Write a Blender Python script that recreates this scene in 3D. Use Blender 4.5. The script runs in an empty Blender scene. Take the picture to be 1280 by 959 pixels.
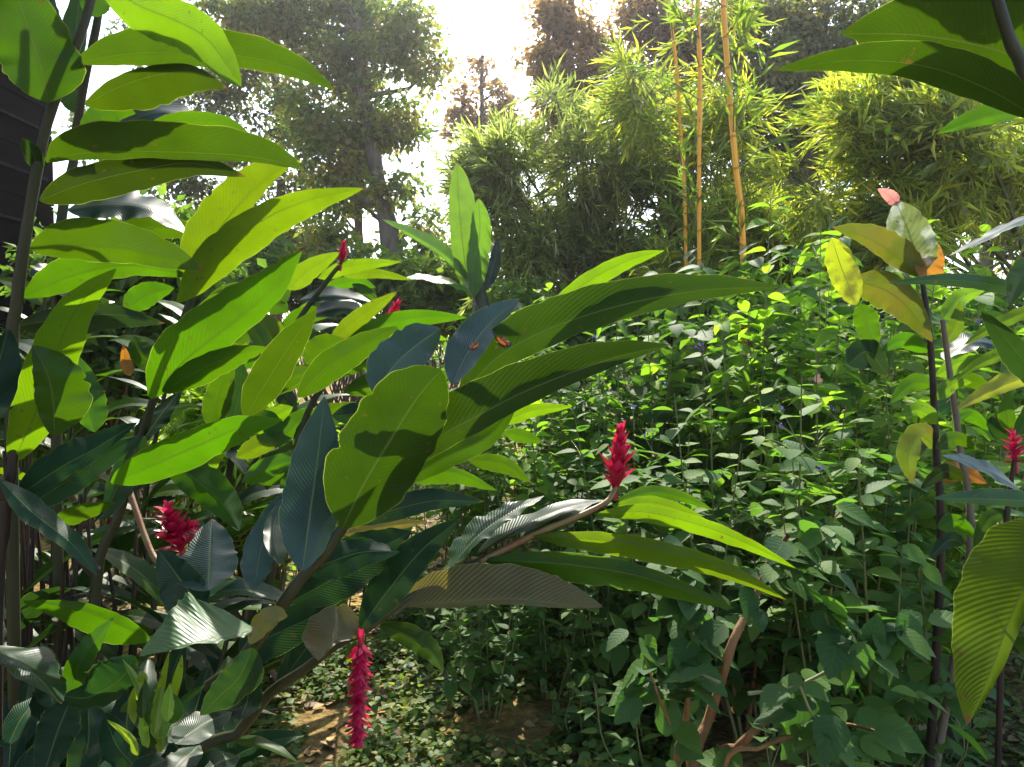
import bpy, math, random
import numpy as np
from mathutils import Vector, noise as mnoise

sc = bpy.context.scene
col = sc.collection
R = math.radians

# ------------------------------------------------------------------ camera, sky, sun, exposure
F = 914.0                      # focal length in photo pixels (1280 wide)
CAM = np.array([0.0, 0.0, 1.5])
PITCH = math.atan(39.5 / F)    # horizon a little above the middle of the frame
FWD = np.array([0, math.cos(PITCH), -math.sin(PITCH)])
RIGHT = np.array([1.0, 0, 0])
UP = np.array([0, math.sin(PITCH), math.cos(PITCH)])
cam = bpy.data.objects.new('camera', bpy.data.cameras.new('camera'))
col.objects.link(cam)
cam.location = CAM
cam.rotation_euler = (R(90) - PITCH, 0, 0)
cam.data.sensor_width = 36
cam.data.lens = 36 * F / 1280
cam.data.clip_start = 0.05
cam.data.clip_end = 2000
sc.camera = cam

SUN_EL, SUN_AZ = 46.0, -1.0
w = bpy.data.worlds.new("World"); sc.world = w; w.use_nodes = True
nt = w.node_tree
sky = nt.nodes.new('ShaderNodeTexSky'); sky.sky_type = 'NISHITA'; sky.sun_disc = False
sky.sun_elevation = R(SUN_EL); sky.sun_rotation = R(SUN_AZ)
sky.air_density = 1.0; sky.dust_density = 1.6; sky.ozone_density = 1.0
nt.links.new(sky.outputs[0], nt.nodes['Background'].inputs[0])
nt.nodes['Background'].inputs[1].default_value = 0.15

sd = bpy.data.lights.new('sun', 'SUN'); sd.energy = 3.6; sd.angle = R(0.5); sd.color = (1, 0.94, 0.82)
so = bpy.data.objects.new('sun', sd); col.objects.link(so)
sdir = Vector((math.sin(R(SUN_AZ)) * math.cos(R(SUN_EL)), math.cos(R(SUN_AZ)) * math.cos(R(SUN_EL)), math.sin(R(SUN_EL))))
so.rotation_euler = sdir.to_track_quat('Z', 'Y').to_euler()
so.location = (0, 0, 30)

sc.view_settings.view_transform = 'Standard'
sc.view_settings.look = 'None'
sc.view_settings.exposure = 1.75
sc.view_settings.gamma = 1
sc.view_settings.use_curve_mapping = False
cy = sc.cycles
cy.max_bounces = 6; cy.diffuse_bounces = 3; cy.glossy_bounces = 2; cy.transmission_bounces = 4
cy.transparent_max_bounces = 4
cy.caustics_reflective = False; cy.caustics_refractive = False
cy.sample_clamp_indirect = 6
cy.use_denoising = True

rng = np.random.default_rng(7)
random.seed(7)

# ------------------------------------------------------------------ helpers
def P(px, py, d):
    """world point seen at photo pixel (px, py), d metres along the view axis"""
    return CAM + FWD * d + RIGHT * ((px - 640) / F * d) + UP * ((479.5 - py) / F * d)

def norm(v):
    v = np.asarray(v, float)
    n = np.linalg.norm(v, axis=-1, keepdims=True)
    return v / np.maximum(n, 1e-9)

def ground_z(x, y):
    z = 0.03 * mnoise.noise(Vector((x * 0.9, y * 0.9, 0.3))) + 0.012 * mnoise.noise(Vector((x * 4, y * 4, 3)))
    z += 0.05 * max(0.0, min(y, 14) - 4.5)
    z += 0.22 * math.exp(-((x - 0.2) ** 2 / 0.25 + (y - 4.2) ** 2 / 0.4))     # low mound in the shade
    return z

def obj(name, me, mat=None, parent=None):
    o = bpy.data.objects.new(name, me); col.objects.link(o)
    if mat is not None and not me.materials:
        for m in (mat if isinstance(mat, (list, tuple)) else [mat]): me.materials.append(m)
    if parent is not None: o.parent = parent
    return o

def tag(o, label=None, cat=None, group=None, kind=None):
    if label: o['label'] = label
    if cat: o['category'] = cat
    if group: o['group'] = group
    if kind: o['kind'] = kind
    return o

def thing(name, label, cat, loc, group=None):
    o = bpy.data.objects.new(name, None); col.objects.link(o)
    o.location = loc; o.empty_display_size = 0.1
    return tag(o, label, cat, group)

def copy_thing(root, loc, rz, sc_, label, group=None, sz=None):
    r = root.copy(); col.objects.link(r); r.location = loc; r.rotation_euler = (0, 0, rz)
    r.scale = (sc_, sc_, sz or sc_); r['label'] = label
    if group: r['group'] = group
    for ch in list(root.children):
        c = ch.copy(); col.objects.link(c); c.parent = r
        for g in ch.children:
            d = g.copy(); col.objects.link(d); d.parent = c
    return r

def np_mesh(name, V, Fc, rnd=None, uv=None, smooth=True, mi=None):
    """mesh from arrays; Fc is (M,k)"""
    V = np.asarray(V, np.float32); Fc = np.asarray(Fc, np.int32)
    me = bpy.data.meshes.new(name)
    M, k = Fc.shape
    me.vertices.add(len(V)); me.vertices.foreach_set('co', V.ravel())
    me.loops.add(M * k); me.loops.foreach_set('vertex_index', Fc.ravel())
    me.polygons.add(M)
    me.polygons.foreach_set('loop_start', np.arange(M, dtype=np.int32) * k)
    me.polygons.foreach_set('use_smooth', np.full(M, smooth))
    if mi is not None: me.polygons.foreach_set('material_index', np.asarray(mi, np.int32))
    if rnd is not None:
        a = me.attributes.new('rnd', 'FLOAT', 'POINT'); a.data.foreach_set('value', np.asarray(rnd, np.float32))
    if uv is not None:
        l = me.uv_layers.new(name='UVMap'); l.data.foreach_set('uv', np.asarray(uv, np.float32)[Fc.ravel()].ravel())
    me.update(calc_edges=True)
    return me

class MB:
    """collects tubes and quads"""
    def __init__(s): s.v = []; s.f = []; s.n = 0; s.r = []
    def tube(s, pts, rad, k=6, rnd=0.5):
        pts = np.asarray(pts, float); n = len(pts)
        rad = np.full(n, rad) if np.isscalar(rad) else np.asarray(rad, float)
        t = norm(np.gradient(pts, axis=0))
        ref = np.array([0, 0, 1.0]) if abs(t[0][2]) < 0.9 else np.array([1.0, 0, 0])
        a = norm(np.cross(t, ref)); b = np.cross(t, a)
        an = np.arange(k) / k * 2 * math.pi
        ring = pts[:, None] + rad[:, None, None] * (a[:, None] * np.cos(an)[None, :, None] + b[:, None] * np.sin(an)[None, :, None])
        s.v.append(ring.reshape(-1, 3)); s.r.append(np.full(n * k, rnd))
        i = np.arange(n - 1)[:, None] * k + np.arange(k)[None]
        j = np.arange(n - 1)[:, None] * k + (np.arange(k)[None] + 1) % k
        s.f.append((np.stack([i, j, j + k, i + k], -1).reshape(-1, 4)) + s.n)
        cap0 = s.n; s.n += n * k
    def quads(s, V, Q, rnd=0.5):
        V = np.asarray(V, float); s.v.append(V); s.f.append(np.asarray(Q) + s.n); s.n += len(V)
        s.r.append(np.full(len(V), rnd) if np.isscalar(rnd) else rnd)
    def mesh(s, name, smooth=True, off=(0, 0, 0)):
        return np_mesh(name, np.concatenate(s.v) - np.asarray(off), np.concatenate(s.f), np.concatenate(s.r), smooth=smooth)

def crom(pts, n):
    """Catmull-Rom through pts, n samples"""
    p = np.asarray(pts, float)
    p = np.vstack([2 * p[0] - p[1], p, 2 * p[-1] - p[-2]])
    m = len(p) - 3
    u = np.linspace(0, m - 1e-6, n); i = u.astype(int); f = (u - i)[:, None]
    a, b, c, d = p[i], p[i + 1], p[i + 2], p[i + 3]
    return 0.5 * (2 * b + (c - a) * f + (2 * a - 5 * b + 4 * c - d) * f ** 2 + (3 * b - a - 3 * c + d) * f ** 3)

# ------------------------------------------------------------------ materials
def mat_new(name):
    m = bpy.data.materials.new(name); m.use_nodes = True
    nt = m.node_tree; nt.nodes.clear()
    return m, nt, nt.nodes, nt.links

def N(nt, t, **kw):
    n = nt.nodes.new(t)
    for k, v in kw.items():
        if k == 'op': n.operation = v
        else: setattr(n, k, v)
    return n

def mth(nt, op, a, b=None, c=None, clamp=False):
    n = nt.nodes.new('ShaderNodeMath'); n.operation = op; n.use_clamp = clamp
    for i, x in enumerate((a, b, c)):
        if x is None: continue
        if isinstance(x, (int, float)): n.inputs[i].default_value = x
        else: nt.links.new(x, n.inputs[i])
    return n.outputs[0]

def mixc(nt, f, a, b, mode='MIX'):
    n = nt.nodes.new('ShaderNodeMix'); n.data_type = 'RGBA'; n.blend_type = mode; n.clamp_factor = True
    for i, x in ((0, f), (6, a), (7, b)):
        if isinstance(x, (int, float)): n.inputs[i].default_value = x
        elif isinstance(x, tuple): n.inputs[i].default_value = (*x, 1)
        else: nt.links.new(x, n.inputs[i])
    return n.outputs[2]

def leaf_shader(nt, colr, tcol, trans, rough, bump=None, spec=0.5):
    """glossy reflecting skin over a thin sheet that lets light through"""
    p = nt.nodes.new('ShaderNodeBsdfPrincipled')
    nt.links.new(colr, p.inputs['Base Color'])
    if isinstance(rough, (int, float)): p.inputs['Roughness'].default_value = rough
    else: nt.links.new(rough, p.inputs['Roughness'])
    p.inputs['Specular IOR Level'].default_value = spec
    t = nt.nodes.new('ShaderNodeBsdfTranslucent'); nt.links.new(tcol, t.inputs[0])
    mx = nt.nodes.new('ShaderNodeMixShader'); mx.inputs[0].default_value = trans
    nt.links.new(p.outputs[0], mx.inputs[1]); nt.links.new(t.outputs[0], mx.inputs[2])
    if bump is not None:
        nt.links.new(bump, p.inputs['Normal']); nt.links.new(bump, t.inputs['Normal'])
    o = nt.nodes.new('ShaderNodeOutputMaterial'); nt.links.new(mx.outputs[0], o.inputs[0])

def blade_mat(name, base, tr, trans=0.45, rough=0.38, ribs=38, bump=0.13, blotch=None, spec=0.5, sun_rim=(0.35, 0.42, 0.06)):
    """large ginger or banana blade: pale midrib, fine side veins, thin margin lightened as if catching sun, some blemishes"""
    m, nt, nd, ln = mat_new(name)
    uv = N(nt, 'ShaderNodeUVMap'); sp = N(nt, 'ShaderNodeSeparateXYZ'); ln.new(uv.outputs[0], sp.inputs[0])
    u, v = sp.outputs[0], sp.outputs[1]
    au = mth(nt, 'ABSOLUTE', mth(nt, 'MULTIPLY_ADD', u, 2, -1))
    oi = N(nt, 'ShaderNodeObjectInfo'); rnd = oi.outputs['Random']
    tc = N(nt, 'ShaderNodeTexCoord')
    nz = N(nt, 'ShaderNodeTexNoise'); nz.inputs['Scale'].default_value = 9; nz.inputs['Detail'].default_value = 4
    ln.new(tc.outputs['Object'], nz.inputs['Vector'])
    nz2 = N(nt, 'ShaderNodeTexNoise'); nz2.inputs['Scale'].default_value = 60; nz2.inputs['Detail'].default_value = 3
    ln.new(tc.outputs['Object'], nz2.inputs['Vector'])
    wob = mth(nt, 'MULTIPLY', nz.outputs[0], 5.0)
    ph = mth(nt, 'ADD', mth(nt, 'SUBTRACT', mth(nt, 'MULTIPLY', v, ribs * 6.283), mth(nt, 'MULTIPLY', au, ribs * 1.15)), wob)
    rib = mth(nt, 'MULTIPLY', mth(nt, 'MULTIPLY_ADD', mth(nt, 'SINE', ph), 0.5, 0.5), mth(nt, 'MULTIPLY_ADD', nz.outputs[0], 2.6, -0.5, clamp=True))
    fine = mth(nt, 'MULTIPLY_ADD', mth(nt, 'SINE', mth(nt, 'MULTIPLY', ph, 4.0)), 0.5, 0.5)
    ribh = mth(nt, 'MULTIPLY_ADD', fine, 0.05, rib)
    c = mixc(nt, mth(nt, 'MULTIPLY', rib, 0.17), base, tuple(x * 0.62 for x in base))
    t = mixc(nt, mth(nt, 'MULTIPLY', rib, 0.32), tr, tuple(x * 0.62 for x in tr))
    # broad tone changes and per-leaf age
    tone = mth(nt, 'MULTIPLY_ADD', nz.outputs[0], 1.0, 0.5)
    vari = mth(nt, 'MULTIPLY_ADD', rnd, 0.5, 0.75)
    hs = N(nt, 'ShaderNodeHueSaturation'); ln.new(mth(nt, 'MULTIPLY', tone, vari), hs.inputs['Value']); ln.new(c, hs.inputs['Color'])
    ln.new(mth(nt, 'MULTIPLY_ADD', rnd, 0.02, 0.49), hs.inputs['Hue'])
    hs2 = N(nt, 'ShaderNodeHueSaturation'); ln.new(mth(nt, 'MULTIPLY', tone, vari), hs2.inputs['Value']); ln.new(t, hs2.inputs['Color'])
    ln.new(mth(nt, 'MULTIPLY_ADD', rnd, 0.024, 0.486), hs2.inputs['Hue'])
    c, t = hs.outputs[0], hs2.outputs[0]
    if blotch:
        bl = N(nt, 'ShaderNodeTexNoise'); bl.inputs['Scale'].default_value = 14; bl.inputs['Detail'].default_value = 6
        ln.new(tc.outputs['Object'], bl.inputs['Vector'])
        f = mth(nt, 'MULTIPLY', mth(nt, 'SUBTRACT', bl.outputs[0], 0.47, clamp=True), 9.0, clamp=True)
        c = mixc(nt, f, c, blotch); t = mixc(nt, f, t, tuple(min(1, x * 1.3) for x in blotch))
    # brown scorched tip, of ragged outline
    tp = mth(nt, 'MULTIPLY', mth(nt, 'SUBTRACT', mth(nt, 'ADD', v, mth(nt, 'MULTIPLY', nz.outputs[0], 0.10)), mth(nt, 'MULTIPLY_ADD', rnd, 0.05, 1.0), clamp=True), 40, clamp=True)
    c = mixc(nt, tp, c, (0.12, 0.075, 0.025)); t = mixc(nt, tp, t, (0.16, 0.09, 0.015))
    # specks
    sp_ = mth(nt, 'MULTIPLY', mth(nt, 'SUBTRACT', nz2.outputs[0], 0.665, clamp=True), 12, clamp=True)
    c = mixc(nt, sp_, c, (0.10, 0.075, 0.02)); t = mixc(nt, sp_, t, (0.10, 0.06, 0.01))
    mr = mth(nt, 'SUBTRACT', 1.0, mth(nt, 'MULTIPLY', au, 22.0), clamp=True)
    c = mixc(nt, mth(nt, 'MULTIPLY', mr, 0.8), c, (0.16, 0.22, 0.05)); t = mixc(nt, mr, t, (0.03, 0.05, 0.006))
    ed = mth(nt, 'MULTIPLY', mth(nt, 'SUBTRACT', au, 0.975, clamp=True), 40.0, clamp=True)
    edn = mth(nt, 'MULTIPLY', ed, mth(nt, 'MULTIPLY_ADD', nz.outputs[0], 2.4, -0.6, clamp=True))
    c = mixc(nt, mth(nt, 'MULTIPLY', edn, 0.6), c, sun_rim); t = mixc(nt, edn, t, (0.5, 0.6, 0.08))  # painted edge highlight, imitates the margin catching sun
    b = N(nt, 'ShaderNodeBump'); b.inputs['Strength'].default_value = bump; b.inputs['Distance'].default_value = 0.004
    ln.new(mth(nt, 'ADD', ribh, mth(nt, 'MULTIPLY', nz.outputs[0], 1.5)), b.inputs['Height'])
    ro = mth(nt, 'MULTIPLY_ADD', nz.outputs[0], 0.25, rough - 0.12)
    leaf_shader(nt, c, t, trans, ro, b.outputs[0], spec)
    return m

def foliage_mat(name, cols, trans=0.4, rough=0.45, tboost=(1.6, 1.9, 0.8), spec=0.5):
    """small leaves: each leaf takes its own tone from the 'rnd' attribute"""
    m, nt, nd, ln = mat_new(name)
    at = N(nt, 'ShaderNodeAttribute', attribute_name='rnd')
    cr = N(nt, 'ShaderNodeValToRGB'); e = cr.color_ramp.elements
    while len(e) < len(cols): e.new(0.5)
    for i, c in enumerate(cols):
        e[i].position = i / (len(cols) - 1); e[i].color = (*c, 1)
    ln.new(at.outputs['Fac'], cr.inputs[0])
    oi = N(nt, 'ShaderNodeObjectInfo')
    hs = N(nt, 'ShaderNodeHueSaturation'); ln.new(cr.outputs[0], hs.inputs['Color'])
    ln.new(mth(nt, 'MULTIPLY_ADD', oi.outputs['Random'], 0.35, 0.82), hs.inputs['Value'])
    tc = mixc(nt, 1.0, hs.outputs[0], tboost, 'MULTIPLY')
    leaf_shader(nt, hs.outputs[0], tc, trans, rough, None, spec)
    return m

def shrub_mat(name, cols, trans=0.35, rough=0.36):
    """quilted shrub leaf: UV veins as bump, tone by leaf"""
    m, nt, nd, ln = mat_new(name)
    at = N(nt, 'ShaderNodeAttribute', attribute_name='rnd')
    cr = N(nt, 'ShaderNodeValToRGB'); e = cr.color_ramp.elements
    while len(e) < len(cols): e.new(0.5)
    for i, c in enumerate(cols):
        e[i].position = i / (len(cols) - 1); e[i].color = (*c, 1)
    ln.new(at.outputs['Fac'], cr.inputs[0])
    uv = N(nt, 'ShaderNodeUVMap'); sp = N(nt, 'ShaderNodeSeparateXYZ'); ln.new(uv.outputs[0], sp.inputs[0])
    au = mth(nt, 'ABSOLUTE', mth(nt, 'MULTIPLY_ADD', sp.outputs[0], 2, -1))
    ph = mth(nt, 'SUBTRACT', mth(nt, 'MULTIPLY', sp.outputs[1], 7 * 6.283), mth(nt, 'MULTIPLY', au, 11))
    s = mth(nt, 'MULTIPLY_ADD', mth(nt, 'SINE', ph), 0.5, 0.5)
    vein = mth(nt, 'POWER', s, 6.0)
    mr = mth(nt, 'SUBTRACT', 1.0, mth(nt, 'MULTIPLY', au, 11.0), clamp=True)
    vv = mth(nt, 'MAXIMUM', vein, mr)
    oi = N(nt, 'ShaderNodeObjectInfo')
    hs = N(nt, 'ShaderNodeHueSaturation'); ln.new(cr.outputs[0], hs.inputs['Color'])
    ln.new(mth(nt, 'MULTIPLY_ADD', oi.outputs['Random'], 0.35, 0.82), hs.inputs['Value'])
    c = mixc(nt, mth(nt, 'MULTIPLY', vv, 0.25), hs.outputs[0], (0.10, 0.16, 0.05))
    tc = mixc(nt, 1.0, c, (1.6, 2.0, 0.65), 'MULTIPLY')
    b = N(nt, 'ShaderNodeBump'); b.inputs['Strength'].default_value = 0.18; b.inputs['Distance'].default_value = 0.003; b.invert = True
    ln.new(vv, b.inputs['Height'])
    leaf_shader(nt, c, tc, trans, rough, b.outputs[0], 0.16)
    return m

def rough_mat(name, c1, c2, scale=12, rough=0.85, bump=0.5, stretch=(1, 1, 1), spec=0.3):
    m, nt, nd, ln = mat_new(name)
    tc = N(nt, 'ShaderNodeTexCoord'); mp = N(nt, 'ShaderNodeMapping'); ln.new(tc.outputs['Object'], mp.inputs[0])
    mp.inputs['Scale'].default_value = stretch
    nz = N(nt, 'ShaderNodeTexNoise'); nz.inputs['Scale'].default_value = scale; nz.inputs['Detail'].default_value = 8; nz.inputs['Roughness'].default_value = 0.65
    ln.new(mp.outputs[0], nz.inputs['Vector'])
    f = mth(nt, 'MULTIPLY_ADD', nz.outputs[0], 2.4, -0.7, clamp=True)
    c = mixc(nt, f, c1, c2)
    p = nt.nodes.new('ShaderNodeBsdfPrincipled'); ln.new(c, p.inputs['Base Color']); p.inputs['Roughness'].default_value = rough
    p.inputs['Specular IOR Level'].default_value = spec
    b = N(nt, 'ShaderNodeBump'); b.inputs['Strength'].default_value = bump; b.inputs['Distance'].default_value = 0.02
    ln.new(nz.outputs[0], b.inputs['Height']); ln.new(b.outputs[0], p.inputs['Normal'])
    o = nt.nodes.new('ShaderNodeOutputMaterial'); ln.new(p.outputs[0], o.inputs[0])
    return m

M = {}
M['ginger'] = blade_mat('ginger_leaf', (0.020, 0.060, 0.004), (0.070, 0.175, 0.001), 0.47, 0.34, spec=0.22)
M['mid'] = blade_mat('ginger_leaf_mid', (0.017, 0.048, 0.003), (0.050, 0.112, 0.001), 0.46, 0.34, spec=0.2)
M['under'] = blade_mat('ginger_leaf_shaded', (0.013, 0.036, 0.003), (0.034, 0.070, 0.001), 0.42, 0.36, spec=0.16)  # dimmer, less translucent copy: shade put into the leaf colour
M['sky_sheen'] = blade_mat('ginger_leaf_sky_sheen', (0.024, 0.056, 0.042), (0.03, 0.08, 0.012), 0.15, 0.36, bump=0.28, spec=0.45)  # bluish base colour stands in for sky reflected off upper faces
M['pale'] = blade_mat('ginger_leaf_pale', (0.05, 0.12, 0.04), (0.12, 0.22, 0.03), 0.3, 0.38, ribs=26, bump=0.25, spec=0.22)
M['shoot'] = blade_mat('ginger_shoot', (0.13, 0.25, 0.015), (0.32, 0.48, 0.012), 0.5, 0.35, ribs=20)
M['young'] = blade_mat('ginger_leaf_young_lit', (0.040, 0.095, 0.006), (0.155, 0.28, 0.002), 0.5, 0.36, spec=0.25)  # brighter copy: young leaf tone plus sunlit look put into the colour
M['mature_shade'] = blade_mat('ginger_leaf_mature_shade', (0.010, 0.034, 0.013), (0.035, 0.10, 0.008), 0.25, 0.36, bump=0.2, spec=0.22)  # darker copy: older leaf tone plus shade put into the colour
M['olive'] = blade_mat('ginger_leaf_old', (0.10, 0.098, 0.026), (0.30, 0.27, 0.03), 0.4, 0.45, bump=0.25)
M['banana'] = blade_mat('banana_leaf', (0.05, 0.12, 0.02), (0.16, 0.34, 0.012), 0.5, 0.35, ribs=70, bump=0.4)
M['yellowing'] = blade_mat('yellowing_leaf', (0.15, 0.19, 0.015), (0.46, 0.52, 0.012), 0.5, 0.45, ribs=30, blotch=(0.14, 0.15, 0.015))
M['ochre'] = blade_mat('ochre_leaf', (0.045, 0.06, 0.010), (0.12, 0.17, 0.006), 0.45, 0.45, ribs=30, blotch=(0.10, 0.10, 0.008))
M['variegated'] = blade_mat('variegated_leaf', (0.10, 0.16, 0.06), (0.3, 0.4, 0.1), 0.35, 0.4, ribs=14, blotch=(0.38, 0.42, 0.30))
M['pink'] = blade_mat('pink_leaf', (0.42, 0.14, 0.16), (0.75, 0.25, 0.22), 0.4, 0.45, ribs=14)
M['dry'] = blade_mat('dry_leaf', (0.26, 0.12, 0.015), (0.60, 0.26, 0.015), 0.45, 0.6, ribs=30)
M['stem'] = rough_mat('ginger_stem', (0.020, 0.028, 0.009), (0.046, 0.040, 0.016), 30, 0.5, 0.15, (1, 1, 0.2))
M['stem_dark'] = rough_mat('cane_dark', (0.014, 0.009, 0.007), (0.045, 0.024, 0.015), 25, 0.6, 0.3, (1, 1, 0.15))
M['stalk'] = rough_mat('flower_stalk', (0.20, 0.075, 0.035), (0.20, 0.15, 0.05), 25, 0.5, 0.1)
M['bark'] = rough_mat('bark', (0.085, 0.060, 0.042), (0.21, 0.165, 0.125), 9, 0.9, 0.9, (1, 1, 0.25))
M['wood_orange'] = rough_mat('shrub_wood', (0.12, 0.062, 0.026), (0.28, 0.155, 0.065), 22, 0.85, 0.6, (1, 1, 0.3))
M['twig'] = rough_mat('green_twig', (0.10, 0.13, 0.04), (0.22, 0.20, 0.08), 20, 0.6, 0.2)
M['twig_brown'] = rough_mat('brown_twig', (0.09, 0.055, 0.03), (0.20, 0.13, 0.075), 20, 0.8, 0.3)
M['culm'] = rough_mat('yellow_culm', (0.92, 0.33, 0.0), (0.95, 0.42, 0.002), 5, 0.35, 0.05, (1, 1, 0.1), 0.5)
M['culm_dark'] = rough_mat('green_culm', (0.055, 0.06, 0.02), (0.12, 0.10, 0.035), 5, 0.5, 0.1, (1, 1, 0.1))
M['node'] = rough_mat('culm_node', (0.42, 0.20, 0.015), (0.55, 0.30, 0.03), 30, 0.6, 0.2)
M['boards'] = rough_mat('dark_boards', (0.004, 0.003, 0.003), (0.010, 0.008, 0.007), 6, 0.9, 0.3, (1, 0.2, 1), 0.02)
M['batten'] = rough_mat('grey_batten', (0.012, 0.010, 0.010), (0.03, 0.025, 0.025), 6, 0.9, 0.3, (1, 1, 1), 0.05)
M['roof'] = rough_mat('roof_sheet', (0.02, 0.02, 0.02), (0.05, 0.045, 0.04), 6, 0.7, 0.3)
def petal_mat():
    m, nt, nd, ln = mat_new('red_bract')
    at = N(nt, 'ShaderNodeAttribute', attribute_name='rnd')
    c = mixc(nt, at.outputs['Fac'], (0.27, 0.004, 0.028), (0.60, 0.014, 0.085))
    t = mixc(nt, at.outputs['Fac'], (0.60, 0.01, 0.05), (0.80, 0.03, 0.14))
    leaf_shader(nt, c, t, 0.3, 0.28)
    return m
M['petal'] = petal_mat()
M['tree_a'] = foliage_mat('tree_leaves', [(0.05, 0.085, 0.022), (0.13, 0.165, 0.038), (0.34, 0.23, 0.08)], 0.55, spec=0.6)
M['tree_rust'] = foliage_mat('rusty_tree_leaves', [(0.12, 0.085, 0.05), (0.26, 0.15, 0.085), (0.42, 0.21, 0.13)], 0.55, spec=0.6)
M['tree_dark'] = foliage_mat('dark_tree_leaves', [(0.055, 0.075, 0.033), (0.11, 0.12, 0.05), (0.24, 0.18, 0.08)], 0.5, spec=0.6)
M['bamboo_leaf'] = foliage_mat('bamboo_leaves', [(0.15, 0.18, 0.07), (0.27, 0.29, 0.11), (0.55, 0.51, 0.24)], 0.58, 0.35)
M['bamboo_gold'] = foliage_mat('golden_bamboo_leaves', [(0.12, 0.17, 0.05), (0.28, 0.30, 0.05), (0.60, 0.50, 0.08)], 0.55, 0.34)
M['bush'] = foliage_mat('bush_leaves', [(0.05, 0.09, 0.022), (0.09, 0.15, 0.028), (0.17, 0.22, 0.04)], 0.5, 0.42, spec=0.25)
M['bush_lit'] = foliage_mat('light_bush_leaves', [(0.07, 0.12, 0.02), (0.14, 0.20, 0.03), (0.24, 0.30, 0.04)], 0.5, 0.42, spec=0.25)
M['grassy'] = foliage_mat('grassy_leaves', [(0.12, 0.20, 0.02), (0.22, 0.32, 0.03), (0.40, 0.46, 0.06)], 0.5, 0.5, spec=0.2)
M['cover'] = foliage_mat('cover_leaves', [(0.04, 0.085, 0.02), (0.09, 0.15, 0.03), (0.24, 0.24, 0.06)], 0.4, 0.5, spec=0.15)
M['litter'] = foliage_mat('litter_leaves', [(0.10, 0.055, 0.025), (0.22, 0.13, 0.05), (0.42, 0.28, 0.10)], 0.15, 0.7, (1, 1, 1))
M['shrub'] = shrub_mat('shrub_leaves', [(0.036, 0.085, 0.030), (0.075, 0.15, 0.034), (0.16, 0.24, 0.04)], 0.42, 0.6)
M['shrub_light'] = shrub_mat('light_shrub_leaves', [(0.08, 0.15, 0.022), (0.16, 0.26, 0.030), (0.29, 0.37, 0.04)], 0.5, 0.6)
M['purple'] = foliage_mat('purple_petals', [(0.10, 0.03, 0.35), (0.16, 0.05, 0.5)], 0.3, 0.5, (1.2, 1.2, 1.5))
M['wing'] = foliage_mat('butterfly_wing', [(0.30, 0.085, 0.01), (0.55, 0.17, 0.015)], 0.3, 0.6, (1, 1, 1))
M['black'] = rough_mat('butterfly_body', (0.01, 0.008, 0.008), (0.03, 0.02, 0.02), 40, 0.6, 0.1)

# ------------------------------------------------------------------ ground
def soil_mat():
    m, nt, nd, ln = mat_new('soil')
    tc = N(nt, 'ShaderNodeTexCoord')
    a = N(nt, 'ShaderNodeTexNoise'); a.inputs['Scale'].default_value = 1.3; a.inputs['Detail'].default_value = 6
    b = N(nt, 'ShaderNodeTexNoise'); b.inputs['Scale'].default_value = 22; b.inputs['Detail'].default_value = 8
    vo = N(nt, 'ShaderNodeTexVoronoi'); vo.inputs['Scale'].default_value = 38
    for n in (a, b, vo): ln.new(tc.outputs['Object'], n.inputs['Vector'])
    c = mixc(nt, mth(nt, 'MULTIPLY_ADD', a.outputs[0], 3.5, -1.3, clamp=True), (0.10, 0.065, 0.035), (0.42, 0.28, 0.09))
    c = mixc(nt, mth(nt, 'MULTIPLY_ADD', b.outputs[0], 2.5, -0.9, clamp=True), mixc(nt, 1.0, c, (0.5, 0.5, 0.45), 'MULTIPLY'), c)
    p = nt.nodes.new('ShaderNodeBsdfPrincipled'); ln.new(c, p.inputs['Base Color']); p.inputs['Roughness'].default_value = 0.95
    p.inputs['Specular IOR Level'].default_value = 0.15
    bm = N(nt, 'ShaderNodeBump'); bm.inputs['Strength'].default_value = 0.8; bm.inputs['Distance'].default_value = 0.03
    ln.new(mth(nt, 'ADD', b.outputs[0], mth(nt, 'MULTIPLY', vo.outputs[0], 0.4)), bm.inputs['Height']); ln.new(bm.outputs[0], p.inputs['Normal'])
    o = nt.nodes.new('ShaderNodeOutputMaterial'); ln.new(p.outputs[0], o.inputs[0])
    return m
xs = np.concatenate([[-400, -150, -60, -30], np.arange(-15, 15.01, 0.25), [30, 60, 150, 400]])
ys = np.concatenate([[-60, -20, -6], np.arange(-2, 16.01, 0.25), [20, 30, 60, 150, 500]])
gv = np.array([(x, y, ground_z(x, y)) for y in ys for x in xs])
nx = len(xs)
gi = np.array([(j * nx + i, j * nx + i + 1, (j + 1) * nx + i + 1, (j + 1) * nx + i) for j in range(len(ys) - 1) for i in range(nx - 1)])
g = obj('ground', np_mesh('ground', gv, gi), soil_mat()); tag(g, kind='structure')

# ------------------------------------------------------------------ leaf scattering
def frames(D, Nn):
    D = norm(D); S = norm(np.cross(D, Nn)); Nn = np.cross(S, D)
    return np.stack([S, D, Nn], -1)        # columns: side, along, normal

T_DIAMOND = (np.array([[0, 0, 0], [0.30, 0.42, 0.07], [0, 1, -0.08], [-0.30, 0.42, 0.07]]), np.array([[0, 1, 2, 3]]))
T_BLADE = (np.array([[0, 0, 0], [0.062, 0.35, 0.02], [0, 1, -0.12], [-0.062, 0.35, 0.02]]), np.array([[0, 1, 2, 3]]))

T_BLADE2 = (np.array([[0, 0, 0], [0.12, 0.35, 0.02], [0, 1, -0.2], [-0.12, 0.35, 0.02]]) * np.array([1, 1.6, 1]), np.array([[0, 1, 2, 3]]))

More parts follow.
